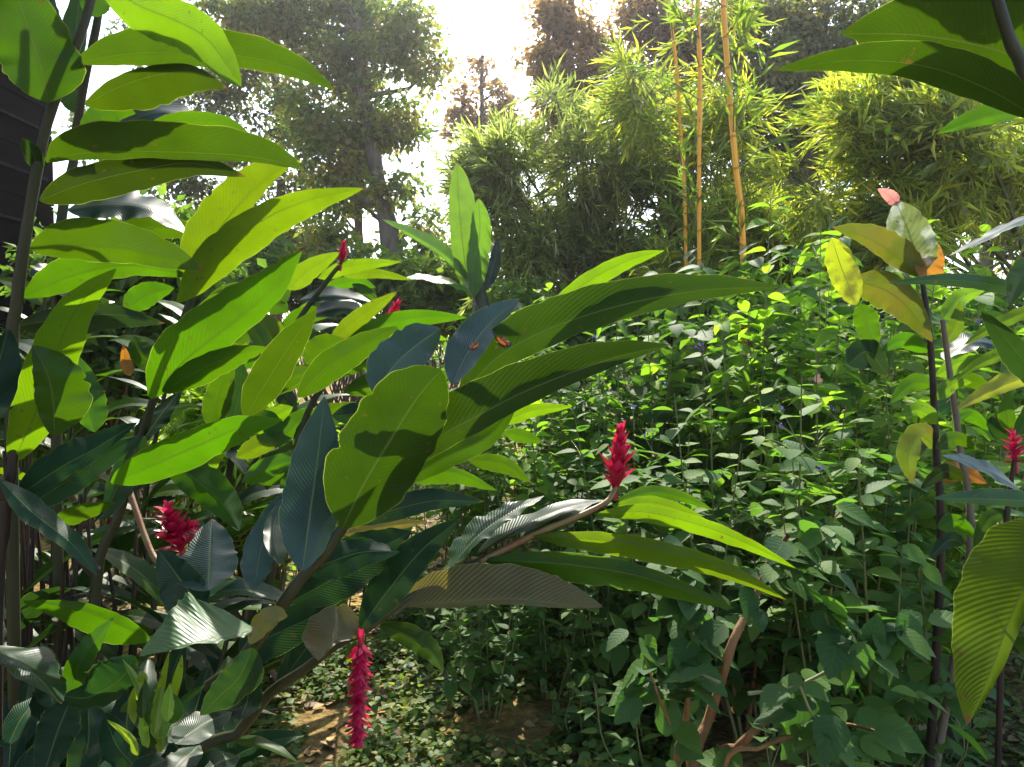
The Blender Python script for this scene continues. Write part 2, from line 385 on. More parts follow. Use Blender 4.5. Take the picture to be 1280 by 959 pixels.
def broad_template(n=6, wide=0.34, serr=0.025, droop=0.16, fold=0.12):
    V = []; UVs = []
    for i in range(n + 1):
        t = i / n
        wd = wide * (math.sin(math.pi * min(1, t ** 0.72)) ** 0.85) * (1 - 0.18 * t)
        if 0 < i < n: wd += serr * (1 if i % 2 else -1)
        if i == 0: wd = 0.02
        if i == n: wd = 0.004
        z = -droop * t * t
        V += [(-wd, t, z + fold * wd * 1.6), (0, t, z), (wd, t, z + fold * wd * 1.6)]
        UVs += [(0, t), (0.5, t), (1, t)]
    Q = []
    for i in range(n):
        a = i * 3
        Q += [(a, a + 1, a + 4, a + 3), (a + 1, a + 2, a + 5, a + 4)]
    return np.array(V), np.array(Q), np.array(UVs)
T_BROAD = broad_template(12, 0.34, 0.010)
T_NARROW = broad_template(6, 0.17, 0.012, 0.3, 0.2)
T_ROUND = broad_template(4, 0.42, 0, 0.1, 0.1)

def scatter(tmpl, O, D, Nn, size, rnd, wscale=None):
    T, Q = tmpl[0], tmpl[1]
    Rm = frames(D, Nn)
    n = len(O)
    TT = np.repeat(T[None], n, 0)
    if wscale is not None: TT = TT * np.stack([wscale, np.ones(n), np.ones(n)], -1)[:, None]
    V = O[:, None] + np.einsum('nij,nkj->nki', Rm, TT * np.asarray(size)[:, None, None])
    Fq = Q[None] + (np.arange(n) * len(T))[:, None, None]
    uv = np.tile(tmpl[2], (n, 1)) if len(tmpl) > 2 else None
    return V.reshape(-1, 3), Fq.reshape(-1, Q.shape[1]), np.repeat(rnd, len(T)), uv

def rand_unit(n):
    return norm(rng.normal(size=(n, 3)))

def blob_points(blobs, n, hollow=0.55):
    """random points in a set of balls, denser to the outside"""
    r = np.array([b[3] for b in blobs]); p = r ** 2 / np.sum(r ** 2)
    k = rng.choice(len(blobs), n, p=p)
    c = np.array([b[:3] for b in blobs])[k]
    rad = r[k] * rng.uniform(0, 1, n) ** hollow
    return c + rand_unit(n) * rad[:, None], c

def px_blobs(lst, d, deep=1.0):
    out = []
    for (px, py, rp) in lst:
        dd = d + rng.uniform(-0.5, 0.5) * rp / F * d * deep
        p = P(px, py, dd); out.append((*p, rp / F * d))
    return out

def crown_mesh(name, blobs, nclump, per, lsize, origin, spread=0.5, tmpl=T_DIAMOND, droop=0.5):
    cc, bc = blob_points(blobs, nclump)
    rb = np.mean([b[3] for b in blobs])
    cl_rnd = rng.uniform(0, 1, nclump)
    k = np.repeat(np.arange(nclump), per)
    n = len(k)
    off = rng.normal(size=(n, 3)) * np.array([1, 1, 0.6]) * spread * rb * 0.42
    O = cc[k] + off
    D = norm(off) + rand_unit(n) * 0.8 + np.array([0, 0, -droop])
    Nn = norm(np.array([0, 0, 1.0]) + rand_unit(n) * 0.9)
    rnd = np.clip(cl_rnd[k] * 0.6 + rng.uniform(0, 0.45, n), 0, 1)
    V, Fq, r, uv = scatter(tmpl, O - origin, D, Nn, lsize * rng.uniform(0.6, 1.3, n), rnd, rng.uniform(0.7, 1.3, n))
    return np_mesh(name, V, Fq, r, smooth=False), cc

def limb(mb, a, b, r0, r1, k=5, wob=0.08, n=6):
    a = np.asarray(a); b = np.asarray(b)
    L = np.linalg.norm(b - a)
    t = np.linspace(0, 1, n)[:, None]
    p = a + (b - a) * t + np.array([0, 0, 1]) * (np.sin(t * math.pi) * -0.06 * L)
    p[1:-1] += rng.normal(size=(n - 2, 3)) * wob * L * 0.3
    mb.tube(p, np.linspace(r0, r1, n), k)
    return p

def tree(label, trunk_px, blobs_px, d, mat, lsize, nclump, per, r0=0.16, spread=0.5, group='trees behind the garden', limbs=14, droop=0.5, name='tree'):
    """trunk_px: photo points from low to high"""
    pts = [P(x, y, d) for x, y in trunk_px]
    gx, gy = pts[0][0], pts[0][1]
    base = np.array([gx, gy, ground_z(gx, gy) - 0.1])
    t = thing(name, label, 'tree', base, group)
    blobs = px_blobs(blobs_px, d)
    me, cc = crown_mesh('crown', blobs, nclump, per, lsize, base, spread, droop=droop)
    obj('crown', me, mat, t)
    mb = MB()
    line = crom([base] + pts, 14)
    mb.tube(line, np.linspace(r0, r0 * 0.45, 14) * (1 + 0.12 * rng.normal(size=14)), 9)
    for c in cc[rng.choice(len(cc), min(limbs, len(cc)), replace=False)]:
        # leave the trunk lower than the clump
        zz = line[:, 2]; cand = np.where(zz < c[2] - 0.2)[0]
        i = cand[-1] if len(cand) else 0
        i = max(3, min(i, 13))
        limb(mb, line[i], c, r0 * 0.32, 0.012, 5)
    for c in cc[rng.choice(len(cc), min(limbs * 3, len(cc)), replace=False)]:
        e = c + rand_unit(1)[0] * 0.45; limb(mb, c, e, 0.014, 0.004, 3, n=4)
    obj('trunk', mb.mesh('trunk', off=base), M['bark'], t)
    return t

tree('tall leafy tree with a leaning grey trunk left of the sky gap', [(492, 335), (476, 240), (455, 130), (450, 30)],
     [(300, 20, 62), (365, 20, 60), (440, 10, 66), (500, 50, 50), (532, 85, 30), (430, 95, 58), (395, 165, 52), (460, 165, 50), (500, 150, 36), (430, 225, 40), (500, 235, 26), (535, 285, 28), (545, 315, 26), (415, 300, 40), (520, 330, 26)],
     13, M['tree_a'], 0.125, 560, 46, 0.2)
tree('slender sparse tree with bright sky between its twigs, behind the upper left ginger leaves', [(345, 360), (352, 200), (340, 60), (335, -20)],
     [(190, 60, 44), (150, 180, 50), (250, 110, 50), (300, 190, 50), (235, 215, 45), (330, 265, 46), (265, 270, 40), (360, 130, 46), (300, 90, 44), (380, 230, 40), (390, 300, 38)],
     15, M['tree_dark'], 0.13, 380, 34, 0.13)
tree('thin brown-stemmed tree just left of the leaning grey trunk', [(450, 350), (447, 260), (440, 180)],
     [(440, 200, 30), (410, 260, 34), (460, 240, 26), (390, 310, 34), (345, 320, 34), (300, 330, 36), (250, 320, 34)],
     14, M['tree_a'], 0.14, 150, 28, 0.11)
tree('small twiggy tree standing alone in the bright sky gap', [(606, 330), (604, 200), (602, 110), (603, 70)],
     [(602, 82, 15), (588, 112, 20), (622, 112, 20), (575, 140, 20), (632, 140, 18), (600, 150, 24), (565, 165, 16), (590, 185, 20)],
     17, M['tree_rust'], 0.15, 110, 16, 0.09, 0.45)
tree('open-crowned reddish tree rising behind the bamboo in the middle', [(706, 330), (702, 200), (708, 90), (715, -10)],
     [(695, 20, 34), (735, 50, 36), (682, 75, 30), (715, 100, 40), (765, 120, 36), (700, 140, 36), (690, 180, 30), (745, 150, 40), (760, 70, 22)],
     12, M['tree_rust'], 0.11, 330, 34, 0.12)
tree('rust-leaved tree behind the yellow bamboo stems', [(845, 330), (838, 200), (830, 80), (830, -10)],
     [(800, 30, 40), (845, 40, 46), (805, 100, 36), (850, 120, 44), (890, 60, 46), (885, 150, 40), (830, 170, 36), (800, 150, 30)],
     12.5, M['tree_rust'], 0.11, 460, 36, 0.12)
tree('broad dark tree behind the right-hand bamboo', [(1010, 330), (1012, 220), (1020, 100), (1030, -10)],
     [(940, 30, 50), (1000, 40, 56), (960, 110, 56), (1030, 110, 60), (950, 180, 50), (1010, 190, 56), (1070, 50, 60), (1080, 150, 50), (980, 250, 50), (930, 240, 46), (1140, 40, 56), (1150, 130, 60)],
     11.5, M['tree_dark'], 0.11, 800, 40, 0.2)
tree('thin-crowned tree at the far right with blue sky showing through', [(1230, 380), (1235, 250), (1225, 120), (1220, 20)],
     [(1190, 110, 50), (1250, 150, 56), (1300, 100, 60), (1220, 220, 56), (1290, 240, 50), (1180, 210, 50), (1260, 300, 50), (1200, 40, 56)],
     13, M['tree_dark'], 0.14, 230, 26, 0.14)

# ------------------------------------------------------------------ bamboo
def sprays(blobs, ns, per, lsize, lean, origin):
    cc, bc = blob_points(blobs, ns * 4, 0.4)
    q_ = np.array([mnoise.noise(Vector(c * 1.5)) + 0.6 * mnoise.noise(Vector(c * 4.0)) for c in cc])
    sel = np.where(q_ > 0.06)[0][:ns]; cc, bc = cc[sel], bc[sel]; ns = len(cc)
    k = np.repeat(np.arange(ns), per); n = len(k)
    tw = norm(norm(cc - bc) * 0.6 + np.asarray(lean) + rand_unit(ns) * 0.55)
    s = np.tile(np.linspace(0, 1, per), ns)
    tl = rng.uniform(0.2, 0.42, ns)
    O = cc[k] + tw[k] * (s * tl[k])[:, None] + np.array([0, 0, -0.10]) * (s ** 2)[:, None]
    D = tw[k] * 1.1 + rand_unit(n) * 0.65 + np.array([-0.1, 0, -0.30])
    Nn = norm(np.array([0, 0, 0.8]) + rand_unit(n) * 1.0)
    cr = rng.uniform(0, 1, ns)
    rnd = np.clip(cr[k] * 0.5 + rng.uniform(0, 0.6, n), 0, 1) ** 1.3
    V, Fq, r, uv = scatter(T_BLADE, O - origin, D, Nn, lsize * rng.uniform(0.6, 1.25, n), rnd, rng.uniform(0.8, 1.3, n))
    return np_mesh('foliage', V, Fq, r, smooth=False), cc, tw, tl

def bamboo_clump(label, base_px, d, blobs_px, ns, per, lsize, lean, mat, nculm, cmat, top_y):
    bp = P(base_px, 440, d); base = np.array([bp[0], bp[1], ground_z(bp[0], bp[1]) - 0.05])
    t = thing('bamboo_clump', label, 'bamboo', base, 'bamboo clumps behind the garden')
    blobs = px_blobs(blobs_px, d, 1.6)
    me, cc, tw, tl = sprays(blobs, ns, per, lsize, lean, base)
    obj('foliage', me, mat, t)
    mb = MB()
    for i in rng.choice(len(cc), min(len(cc), 700), replace=False):
        mb.tube([cc[i] - tw[i] * 0.35, cc[i], cc[i] + tw[i] * tl[i] + np.array([0, 0, -0.08])], [0.006, 0.004, 0.002], 3)
    obj('twigs', mb.mesh('twigs', off=base), M['twig'], t)
    for i in range(nculm):
        b = blobs[i % len(blobs)]
        tip = np.array(b[:3]) + np.array([rng.uniform(-.3, .3), rng.uniform(-.3, .3), b[3] * 0.6])
        foot = base + np.array([rng.uniform(-.35, .35), rng.uniform(-.3, .3), 0])
        mid = foot + (tip - foot) * np.array([0.22, 0.22, 0.62])
        m2 = MB(); line = crom([foot, mid, tip], 12); m2.tube(line, np.linspace(0.032, 0.008, 12), 6)
        obj('culm', m2.mesh('culm', off=base), cmat, t)
    return t

bamboo_clump('dense grey-green bamboo clump in the middle of the garden', 720, 8.2,
    [(625, 185, 34), (690, 185, 44), (740, 205, 50), (650, 225, 52), (720, 260, 64), (795, 215, 56), (612, 235, 30), (640, 295, 46), (780, 290, 60), (840, 285, 46), (700, 335, 60), (840, 215, 44), (860, 330, 46), (765, 355, 56), (640, 345, 40), (690, 130, 16), (820, 150, 30), (770, 165, 20), (600, 200, 20), (583, 230, 14), (606, 265, 22), (780, 140, 20), (860, 170, 26)],
    2700, 11, 0.19, (0, -0.1, 0.15), M['bamboo_leaf'], 16, M['culm_dark'], 100)
bamboo_clump('golden-leaved bamboo arching over from the right', 1330, 6.4,
    [(1010, 235, 44), (1060, 190, 50), (1115, 150, 46), (1180, 180, 56), (1095, 240, 56), (1190, 240, 46), (1265, 310, 40), (1030, 285, 40), (1160, 305, 50), (1250, 220, 36), (1110, 290, 50), (985, 265, 30), (1140, 210, 50), (985, 240, 18), (1025, 195, 20), (1085, 145, 18), (1120, 115, 18), (1000, 205, 14), (1060, 150, 14), (1180, 120, 40), (1250, 140, 40), (1220, 95, 30), (1080, 115, 18), (1290, 200, 40), (1150, 90, 20)],
    1300, 11, 0.20, (-0.45, -0.1, 0.0), M['bamboo_gold'], 11, M['culm_dark'], 100)
bamboo_clump('low pale bamboo tangle under the yellow bamboo stems', 930, 7.2,
    [(880, 260, 40), (930, 290, 44), (900, 330, 44), (960, 320, 44), (1010, 330, 44), (1080, 330, 46), (850, 360, 40), (1150, 345, 46), (940, 370, 40), (1040, 370, 44), (1220, 350, 46), (865, 50, 34), (895, 110, 36), (820, 70, 26), (855, 170, 34), (905, 200, 34), (880, 215, 34), (835, 120, 26), (930, 240, 30), (890, 10, 30), (840, 30, 26), (805, 130, 26), (790, 90, 20), (920, 150, 24)],
    1500, 10, 0.18, (-0.25, -0.1, 0.05), M['bamboo_gold'], 9, M['culm_dark'], 250)

def yellow_culm(label, pts, d, r, leaves, bulge=False):
    wp = [P(x, y, d) for x, y in pts]
    gx, gy = wp[0][0] + 0.05, wp[0][1]
    base = np.array([gx, gy, ground_z(gx, gy) - 0.05])
    t = thing('bamboo_culm', label, 'bamboo', base, 'three yellow bamboo stems')
    fine = crom([base] + wp, 400)
    cum = np.concatenate([[0], np.cumsum(np.linalg.norm(np.diff(fine, axis=0), axis=1))]); L = cum[-1]
    at = lambda q: np.array([np.interp(q, cum, fine[:, k]) for k in range(3)])
    nodes = []; q = 0.15
    while q < L - 0.1: nodes.append(q); q += 0.27 * rng.uniform(0.85, 1.15)
    ss = [0.0]; rr = [1.0]; mk = []
    for q in nodes:
        for o_, f_ in ((-0.05, 1.0), (-0.010, 1.01), (-0.003, 1.10), (0.004, 1.10), (0.010, 0.97), (0.05, 0.97)):
            ss.append(q + o_); rr.append(f_ * (1.3 if bulge and abs(o_) > 0.02 and rng.uniform() < 0.5 else 1)); mk.append(len(ss) - 1 if o_ in (-0.010, -0.003, 0.004) else -1)
    ss.append(L); rr.append(1.0)
    line = np.array([at(q) for q in ss]); rad = r * np.array(rr) * np.linspace(1.08, 0.8, len(ss))
    mb = MB(); mb.tube(line, rad, 12)
    me = mb.mesh('culm', off=base)
    mi = np.zeros(len(me.polygons), np.int32)
    for k in mk:
        if k >= 0: mi[k * 12:(k + 1) * 12] = 1
    me.polygons.foreach_set('material_index', mi)
    obj('culm', me, [M['culm'], M['node']], t)
    for q in nodes[2:]:
        if rng.uniform() > leaves: continue
        p = at(q)
        for s_ in range(rng.integers(1, 3)):
            dr = norm(np.array([rng.uniform(-1, 1), rng.uniform(-0.8, 0.4), rng.uniform(0.2, 1.0)])); ln_ = rng.uniform(0.25, 0.65)
            b_ = MB(); b_.tube([p, p + dr * ln_ * 0.5, p + dr * ln_ + np.array([0, 0, -0.04])], [0.006, 0.004, 0.002], 4)
            qs = np.linspace(0.3, 1, 11); n = len(qs)
            LO = p + dr * ln_ * qs[:, None]; LD = dr + rand_unit(n) * 0.8 + np.array([0, 0, -0.2])
            V, Fq, rn, _ = scatter(T_BLADE, LO, LD, norm(np.array([0, 0, 0.6]) + rand_unit(n) * 0.9), rng.uniform(0.12, 0.24, n), rng.uniform(0.4, 1, n), np.full(n, 1.25))
            nq = len(b_.f[0]); b_.quads(V, Fq, rn)
            me = b_.mesh('leafy_branch', off=base); mi = np.ones(len(me.polygons), np.int32); mi[:nq] = 0
            me.polygons.foreach_set('material_index', mi)
            obj('leafy_branch', me, [M['twig'], M['bush_lit']], t)
    return t
yellow_culm('thick yellow bamboo stem, rightmost and brightest of the three', [(929, 315), (921, 220), (913, 130), (905, 20), (901, -60)], 5.6, 0.026, 0.85)
yellow_culm('knobbly yellow bamboo stem, middle one of the three', [(874, 300), (874, 200), (875, 100), (872, 0), (871, -60)], 6.2, 0.019, 0.95, True)
yellow_culm('slim yellow bamboo stem, leftmost of the three', [(857, 290), (852, 180), (845, 80), (836, 0), (830, -60)], 6.8, 0.019, 0.9)

# ------------------------------------------------------------------ dark building at the left edge
def box(mb, x0, x1, y0, y1, z0, z1):
    v = [(x, y, z) for z in (z0, z1) for y in (y0, y1) for x in (x0, x1)]
    mb.quads(v, [(0, 2, 3, 1), (4, 5, 7, 6), (0, 1, 5, 4), (2, 6, 7, 3), (0, 4, 6, 2), (1, 3, 7, 5)])
bx = -3.72
t = thing('wooden_building', 'dark timber-boarded building at the left edge behind the ginger', 'building', (bx, 3.7, 0))
off = (bx, 3.7, 0)
mb = MB()
for i in range(32):
    z = 0.02 + i * 0.19
    box(mb, bx - 0.035 - 0.01 * (i % 2), bx - 0.002 * i % 0.007, 1.2, 6.0, z, z + 0.182)
for i in range(32):
    z = 0.02 + i * 0.19
    box(mb, bx - 4.0, bx - 0.05, 5.96, 6.0 + 0.01 * (i % 2), z, z + 0.182)
box(mb, bx - 4.0, bx - 0.05, 1.2, 5.95, 0, 6.08)
obj('wall', mb.mesh('wall', False, off), M['boards'], t)
mb = MB()
for i in (3, 6, 9, 12, 14, 16, 18, 20, 22, 24, 26, 28): box(mb, bx + 0.001, bx + 0.02, 1.25, 5.9, 0.2 + i * 0.19, 0.222 + i * 0.19)
obj('battens', mb.mesh('battens', False, off), M['batten'], t)
mb = MB(); box(mb, bx - 4.3, bx + 0.7, 0.9, 7.0, 6.12, 6.22)
obj('roof', mb.mesh('roof', False, off), M['roof'], t)
mb = MB(); box(mb, bx + 0.03, 0.35, -4.5, 0.75, 2.95, 3.05)  # unseen roof added overhead to cut sky light on the near leaves
for i in range(8): box(mb, bx + 0.05, 0.30, -4.4 + i * 0.72, -4.32 + i * 0.72, 2.83, 2.948)
obj('added_shade_roof', mb.mesh('added_shade_roof', False, off), M['roof'], t)
mb = MB()
for x_ in (-1.8, 0.15):  # posts added to carry the unseen shading roof
    box(mb, x_, x_ + 0.1, -4.3, -4.2, -0.05, 2.82)
    pp = obj('added_shade_post', mb.mesh('added_shade_post', False, off), M['roof'], t); mb = MB()

# ------------------------------------------------------------------ background and mid bushes
def bush(label, blobs_px, d, mat, lsize, nclump, per, group='bushes at the back of the garden', name='bush', tm=T_DIAMOND):
    blobs = px_blobs(blobs_px, d, 1.5)
    c = np.mean([b[:3] for b in blobs], axis=0)
    base = np.array([c[0], c[1], ground_z(c[0], c[1])])
    t = thing(name, label, 'bush', base, group)
    me, cc = crown_mesh('foliage', blobs, nclump, per, lsize, base, 0.6, tm)
    obj('foliage', me, mat, t)
    mb = MB()
    for q in cc[rng.choice(len(cc), min(40, len(cc)), replace=False)]:
        f = base + np.array([rng.uniform(-.3, .3), rng.uniform(-.3, .3), -0.05])
        limb(mb, f, q, 0.018, 0.005, 4, 0.1)
    obj('stem', mb.mesh('stem', off=base), M['twig_brown'], t)
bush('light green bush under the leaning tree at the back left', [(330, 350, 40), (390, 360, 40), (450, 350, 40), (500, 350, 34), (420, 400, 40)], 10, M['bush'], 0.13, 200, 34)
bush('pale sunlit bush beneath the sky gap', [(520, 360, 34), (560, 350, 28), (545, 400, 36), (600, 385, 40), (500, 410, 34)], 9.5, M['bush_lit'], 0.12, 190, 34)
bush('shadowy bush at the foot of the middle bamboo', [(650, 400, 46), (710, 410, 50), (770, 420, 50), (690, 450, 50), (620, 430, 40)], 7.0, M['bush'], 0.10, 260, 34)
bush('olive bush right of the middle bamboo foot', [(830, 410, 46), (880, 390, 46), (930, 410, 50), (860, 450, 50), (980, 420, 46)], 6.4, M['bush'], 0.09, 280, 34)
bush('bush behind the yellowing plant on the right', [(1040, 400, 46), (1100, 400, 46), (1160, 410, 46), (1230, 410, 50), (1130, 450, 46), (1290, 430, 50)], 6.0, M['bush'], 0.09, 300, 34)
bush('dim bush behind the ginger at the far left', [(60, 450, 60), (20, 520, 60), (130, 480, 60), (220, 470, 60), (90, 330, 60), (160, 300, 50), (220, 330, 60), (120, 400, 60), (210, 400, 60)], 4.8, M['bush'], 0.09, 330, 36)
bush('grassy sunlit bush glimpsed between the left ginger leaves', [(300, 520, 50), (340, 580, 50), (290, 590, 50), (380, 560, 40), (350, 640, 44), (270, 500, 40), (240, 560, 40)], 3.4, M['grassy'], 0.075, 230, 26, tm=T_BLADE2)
# distant wood as one mass
nb = []
for i in range(46):
    x = -34 + i * 1.55 + rng.uniform(-.5, .5); nb.append((x, 27 + rng.uniform(-2, 3), rng.uniform(0.8, 2.0), rng.uniform(1.3, 1.9)))
me, _ = crown_mesh('distant_wood', nb, 900, 40, 0.3, np.zeros(3), 0.6)
tag(obj('distant_wood', me, M['bush']), 'far line of low greenery closing off the garden', 'wood', kind='stuff')

# ------------------------------------------------------------------ large leaf blades
def prof(t, blunt):
    b = np.clip(t / 0.34, 0, 1); s = np.clip((t - 0.34) / 0.66, 0, 1)
    up = 0.07 + 0.93 * (1 - (1 - b) ** 2) ** 0.85
    dn = (1 - s ** 3.2) ** 0.75 if blunt else (1 - s ** 2.1) ** 0.92
    return np.minimum(up, 1) * dn

def blade_mesh(mid, A, B, wa, wb, camber=0.0, wave=0.05, blunt=False, seed=0, off=(0, 0, 0), freq=None, curl=0.0):
    """mid (n,3) midrib; A, B (n,3) side directions; wa, wb half widths in metres (n)"""
    rr = random.Random(seed)
    n = len(mid); t = np.linspace(0, 1, n)
    pr = prof(t, blunt)
    tg = norm(np.gradient(mid, axis=0))
    cs = np.array([-1, -0.85, -0.5, -0.2, 0, 0.2, 0.5, 0.85, 1])
    f1 = freq or rr.uniform(2.0, 3.6); p1, p2 = rr.uniform(0, 6), rr.uniform(0, 6)
    V = np.zeros((n, len(cs), 3)); UVs = np.zeros((n, len(cs), 2))
    def edge(p):
        e = 1 + 0.025 * np.sin(t * 37 + p) + 0.02 * np.sin(t * 61 + p * 2)
        for _ in range(rr.choice((0, 1, 2, 3))):                      # small tears and bites
            q = rr.uniform(0.15, 0.9); e -= rr.uniform(0.03, 0.10) * np.exp(-((t - q) / rr.uniform(0.008, 0.02)) ** 2)
        return e
    eA, eB = edge(p1), edge(p2)
    for j, c in enumerate(cs):
        side = A if c < 0 else B; wd = (wa if c < 0 else wb) * pr * ((eA if c < 0 else eB) if abs(c) == 1 else 1)
        nrm = norm(np.cross(tg, side)) * (1 if c < 0 else -1)
        ph = p1 if c < 0 else p2
        wv = wave * (np.sin(t * f1 * 6.283 + ph) + 0.45 * np.sin(t * f1 * 2.3 * 6.283 + ph * 2)) * abs(c) ** 1.8
        V[:, j] = mid + side * (wd * abs(c))[:, None] + nrm * ((camber * c * c + wv + curl * max(0, abs(c) - 0.5) ** 2) * (wa + wb) * 0.5 * pr)[:, None]
        UVs[:, j, 0] = c * 0.5 + 0.5; UVs[:, j, 1] = t
    # midrib keel
    m = len(cs)
    i = np.arange(n - 1)[:, None] * m + np.arange(m - 1)[None]
    Q = np.stack([i, i + 1, i + 1 + m, i + m], -1).reshape(-1, 4)
    return np_mesh('leaf', V.reshape(-1, 3) - np.asarray(off), Q, uv=UVs.reshape(-1, 2))

leaf_seed = [0]
def pleaf(parent, pts, wa, wb, d, mat='ginger', roll=0.0, fold=14.0, camber=0.13, wave=0.075, blunt=False, n=44, curl=0.0, label=None, twist=0.0, name='leaf'):
    """blade from photo measurements: pts along the midrib (base to tip); wa / wb seen half widths to the left / right
    of travel; d depth (one value, or base and tip); roll turns the blade about its midrib (0 faces us)"""
    leaf_seed[0] += 1
    k = len(pts)
    d0, d1 = (d, d) if np.isscalar(d) else d[:2]
    if not np.isscalar(d) and len(d) == 3:
        ds = crom([[d[0], 0], [d[1], 0], [d[2], 0]], k)[:, 0]
    else: ds = np.linspace(d0, d1, k)
    mid = crom([P(x, y, dd) for (x, y), dd in zip(pts, ds)], n)
    tg = norm(np.gradient(mid, axis=0)); v = norm(mid - CAM)
    e = norm(np.cross(tg, v)); away = norm(np.cross(e, tg))
    dep = (mid - CAM) @ FWD
    tt = np.linspace(-0.5, 0.5, n)
    ra = np.radians(roll + fold + twist * tt); rb = np.radians(-roll + fold - twist * tt)
    A = e * np.cos(ra)[:, None] + away * np.sin(ra)[:, None]
    B = -e * np.cos(rb)[:, None] + away * np.sin(rb)[:, None]
    WA = wa * dep / F / np.maximum(np.cos(ra), 0.35); WB = wb * dep / F / np.maximum(np.cos(rb), 0.35)
    off = np.array(parent.location) if parent is not None else mid[0]
    me = blade_mesh(mid, A, B, WA, WB, camber, wave, blunt, leaf_seed[0], off, curl=curl)
    o = obj(name, me, M[mat], parent)
    if label: o['label'] = label
    return o

def stem_of(parent, pts, rad, mat='stem', name='stem', n=24, k=8):
    """pts: (px, py, d) from top of root to tip, or world points"""
    wp = [P(*p) if len(p) == 3 and abs(p[0]) > 3.9 else np.asarray(p, float) for p in pts]
    line = crom(wp, n)
    mb = MB(); mb.tube(line, np.linspace(rad[0], rad[1], n) * (1 + 0.04 * np.sin(np.arange(n) * 1.9)), k)
    return obj(name, mb.mesh(name, off=np.array(parent.location)), M[mat], parent)

def ginger(label, px, d, group='red ginger shoots', name='ginger_plant', dx=0.0):
    p = P(px, 440, d); x, y = p[0] + dx, p[1]
    return thing(name, label, 'ginger plant', (x, y, ground_z(x, y) - 0.03), group)

def base_of(t): return tuple(np.array(t.location))

def flower(parent, p0, p1, r, n=46, droopy=0.0, label=None, hang=False, seed=1):
    """spike of pointed boat-shaped bracts from p0 (foot) to p1 (tip)"""
    rr = np.random.default_rng(seed)
    p0 = np.asarray(p0); p1 = np.asarray(p1); ax = norm(p1 - p0); L = np.linalg.norm(p1 - p0)
    u = norm(np.cross(ax, [0.3, 1, 0.2])); v = np.cross(ax, u)
    off = np.array(parent.location)
    mb = MB()
    tl = np.array([0, 0.2, 0.45, 0.7, 0.9, 1.0]); wl = np.array([0.13, 0.24, 0.28, 0.20, 0.08, 0.01])
    for i in range(n):
        s = (i + 0.5) / n
        a = i * 2.39996 + rr.uniform(-.25, .25)
        out = u * math.cos(a) + v * math.sin(a)
        if hang:
            size = L * 0.19 * (1 - 0.25 * s) * rr.uniform(0.75, 1.15); open_ = rr.uniform(0.5, 1.2)
            if 0.50 < s < 0.58: size *= 0.7
        else:
            size = L * 0.42 * (1.0 - 0.48 * s) * rr.uniform(0.8, 1.15) * (0.7 + 0.3 * min(1, s / 0.15)); open_ = (0.78 - 0.48 * s) * rr.uniform(0.75, 1.2) + droopy
        org = p0 + ax * (L * s * (0.88 if hang else 0.72))
        sd = np.cross(ax, out); V = []
        q = org.copy(); last = 0.0
        for t_, w_ in zip(tl, wl):
            ang = open_ * (0.75 + 0.5 * t_ - 0.35 * t_ * t_)        # opens, then the tip turns up again
            dr = out * math.sin(ang) + ax * math.cos(ang)
            q = q + dr * size * (t_ - last); last = t_
            inw = -out * math.cos(ang) + ax * math.sin(ang)
            for c in (-1, 0, 1):
                V.append(q + sd * c * w_ * size * 0.85 + inw * (abs(c) * 0.5 - 0.05) * size * w_)
        Q = [(k * 3 + c, k * 3 + c + 1, k * 3 + c + 4, k * 3 + c + 3) for k in range(5) for c in range(2)]
        mb.quads(V, Q, float(rr.uniform(0, 1)))
    f = obj('flower', mb.mesh('flower', off=off), M['petal'], parent)
    if label: f['label'] = label
    m2 = MB(); m2.tube([p0 - ax * 0.02, p0 + ax * L * 0.5, p0 + ax * L * 0.9], [0.006, 0.004, 0.002], 6)
    obj('flower_axis', m2.mesh('flower_axis', off=off), M['petal'], f)
    return f

# --- plant A: tall stem at the upper left
A = ginger('tall ginger stem at the left edge with broad arching leaves', 0, 1.62)
stem_of(A, [base_of(A), (14, 520, 1.6), (22, 370, 1.58), (42, 235, 1.56), (60, 150, 1.55), (88, 75, 1.55), (110, 15, 1.55), (122, -60, 1.55)], (0.014, 0.008))
pleaf(A, [(60, 128), (50, 80), (30, 20), (5, -60)], 42, 46, (1.5, 1.42), 'mid', -10, twist=20)
pleaf(A, [(118, -30), (170, 5), (225, 28), (262, 52), (302, 108)], 26, 30, (1.5, 1.36), 'young', -16, wave=0.03, blunt=True)
pleaf(A, [(96, 78), (160, 68), (230, 66), (310, 72), (370, 88), (419, 113)], 31, 15, (1.54, 1.5), 'mid', -8)
pleaf(A, [(106, 131), (150, 108), (195, 94), (240, 90), (284, 109)], 12, 34, (1.56, 1.5), 'mid', -14)
pleaf(A, [(101, 164), (125, 146), (150, 138), (170, 142)], 14, 14, (1.62, 1.7), 'ginger', -10)
pleaf(A, [(58, 203), (105, 192), (190, 190), (290, 194), (345, 202), (380, 213)], 37, 7, (1.5, 1.42), 'mid', -16)
pleaf(A, [(180, 160), (230, 150), (280, 153), (312, 167)], 10, 10, (1.62, 1.6), 'ginger', -10)
pleaf(A, [(50, 251), (100, 231), (170, 214), (240, 204), (308, 221)], 20, 24, (1.55, 1.5), 'under', 8)
pleaf(A, [(38, 312), (90, 307), (150, 310), (205, 322), (256, 338)], 34, 18, (1.52, 1.45), 'ginger', -14)
pleaf(A, [(30, 372), (90, 345), (160, 332), (238, 346)], 24, 16, (1.6, 1.66), 'ginger', -10)
pleaf(A, [(82, 60), (60, 20), (55, -40)], 14, 14, (1.6, 1.7), 'mature_shade', 10)
pleaf(A, [(110, 20), (125, -10), (140, -60)], 16, 16, (1.58, 1.62), 'ginger', 10)
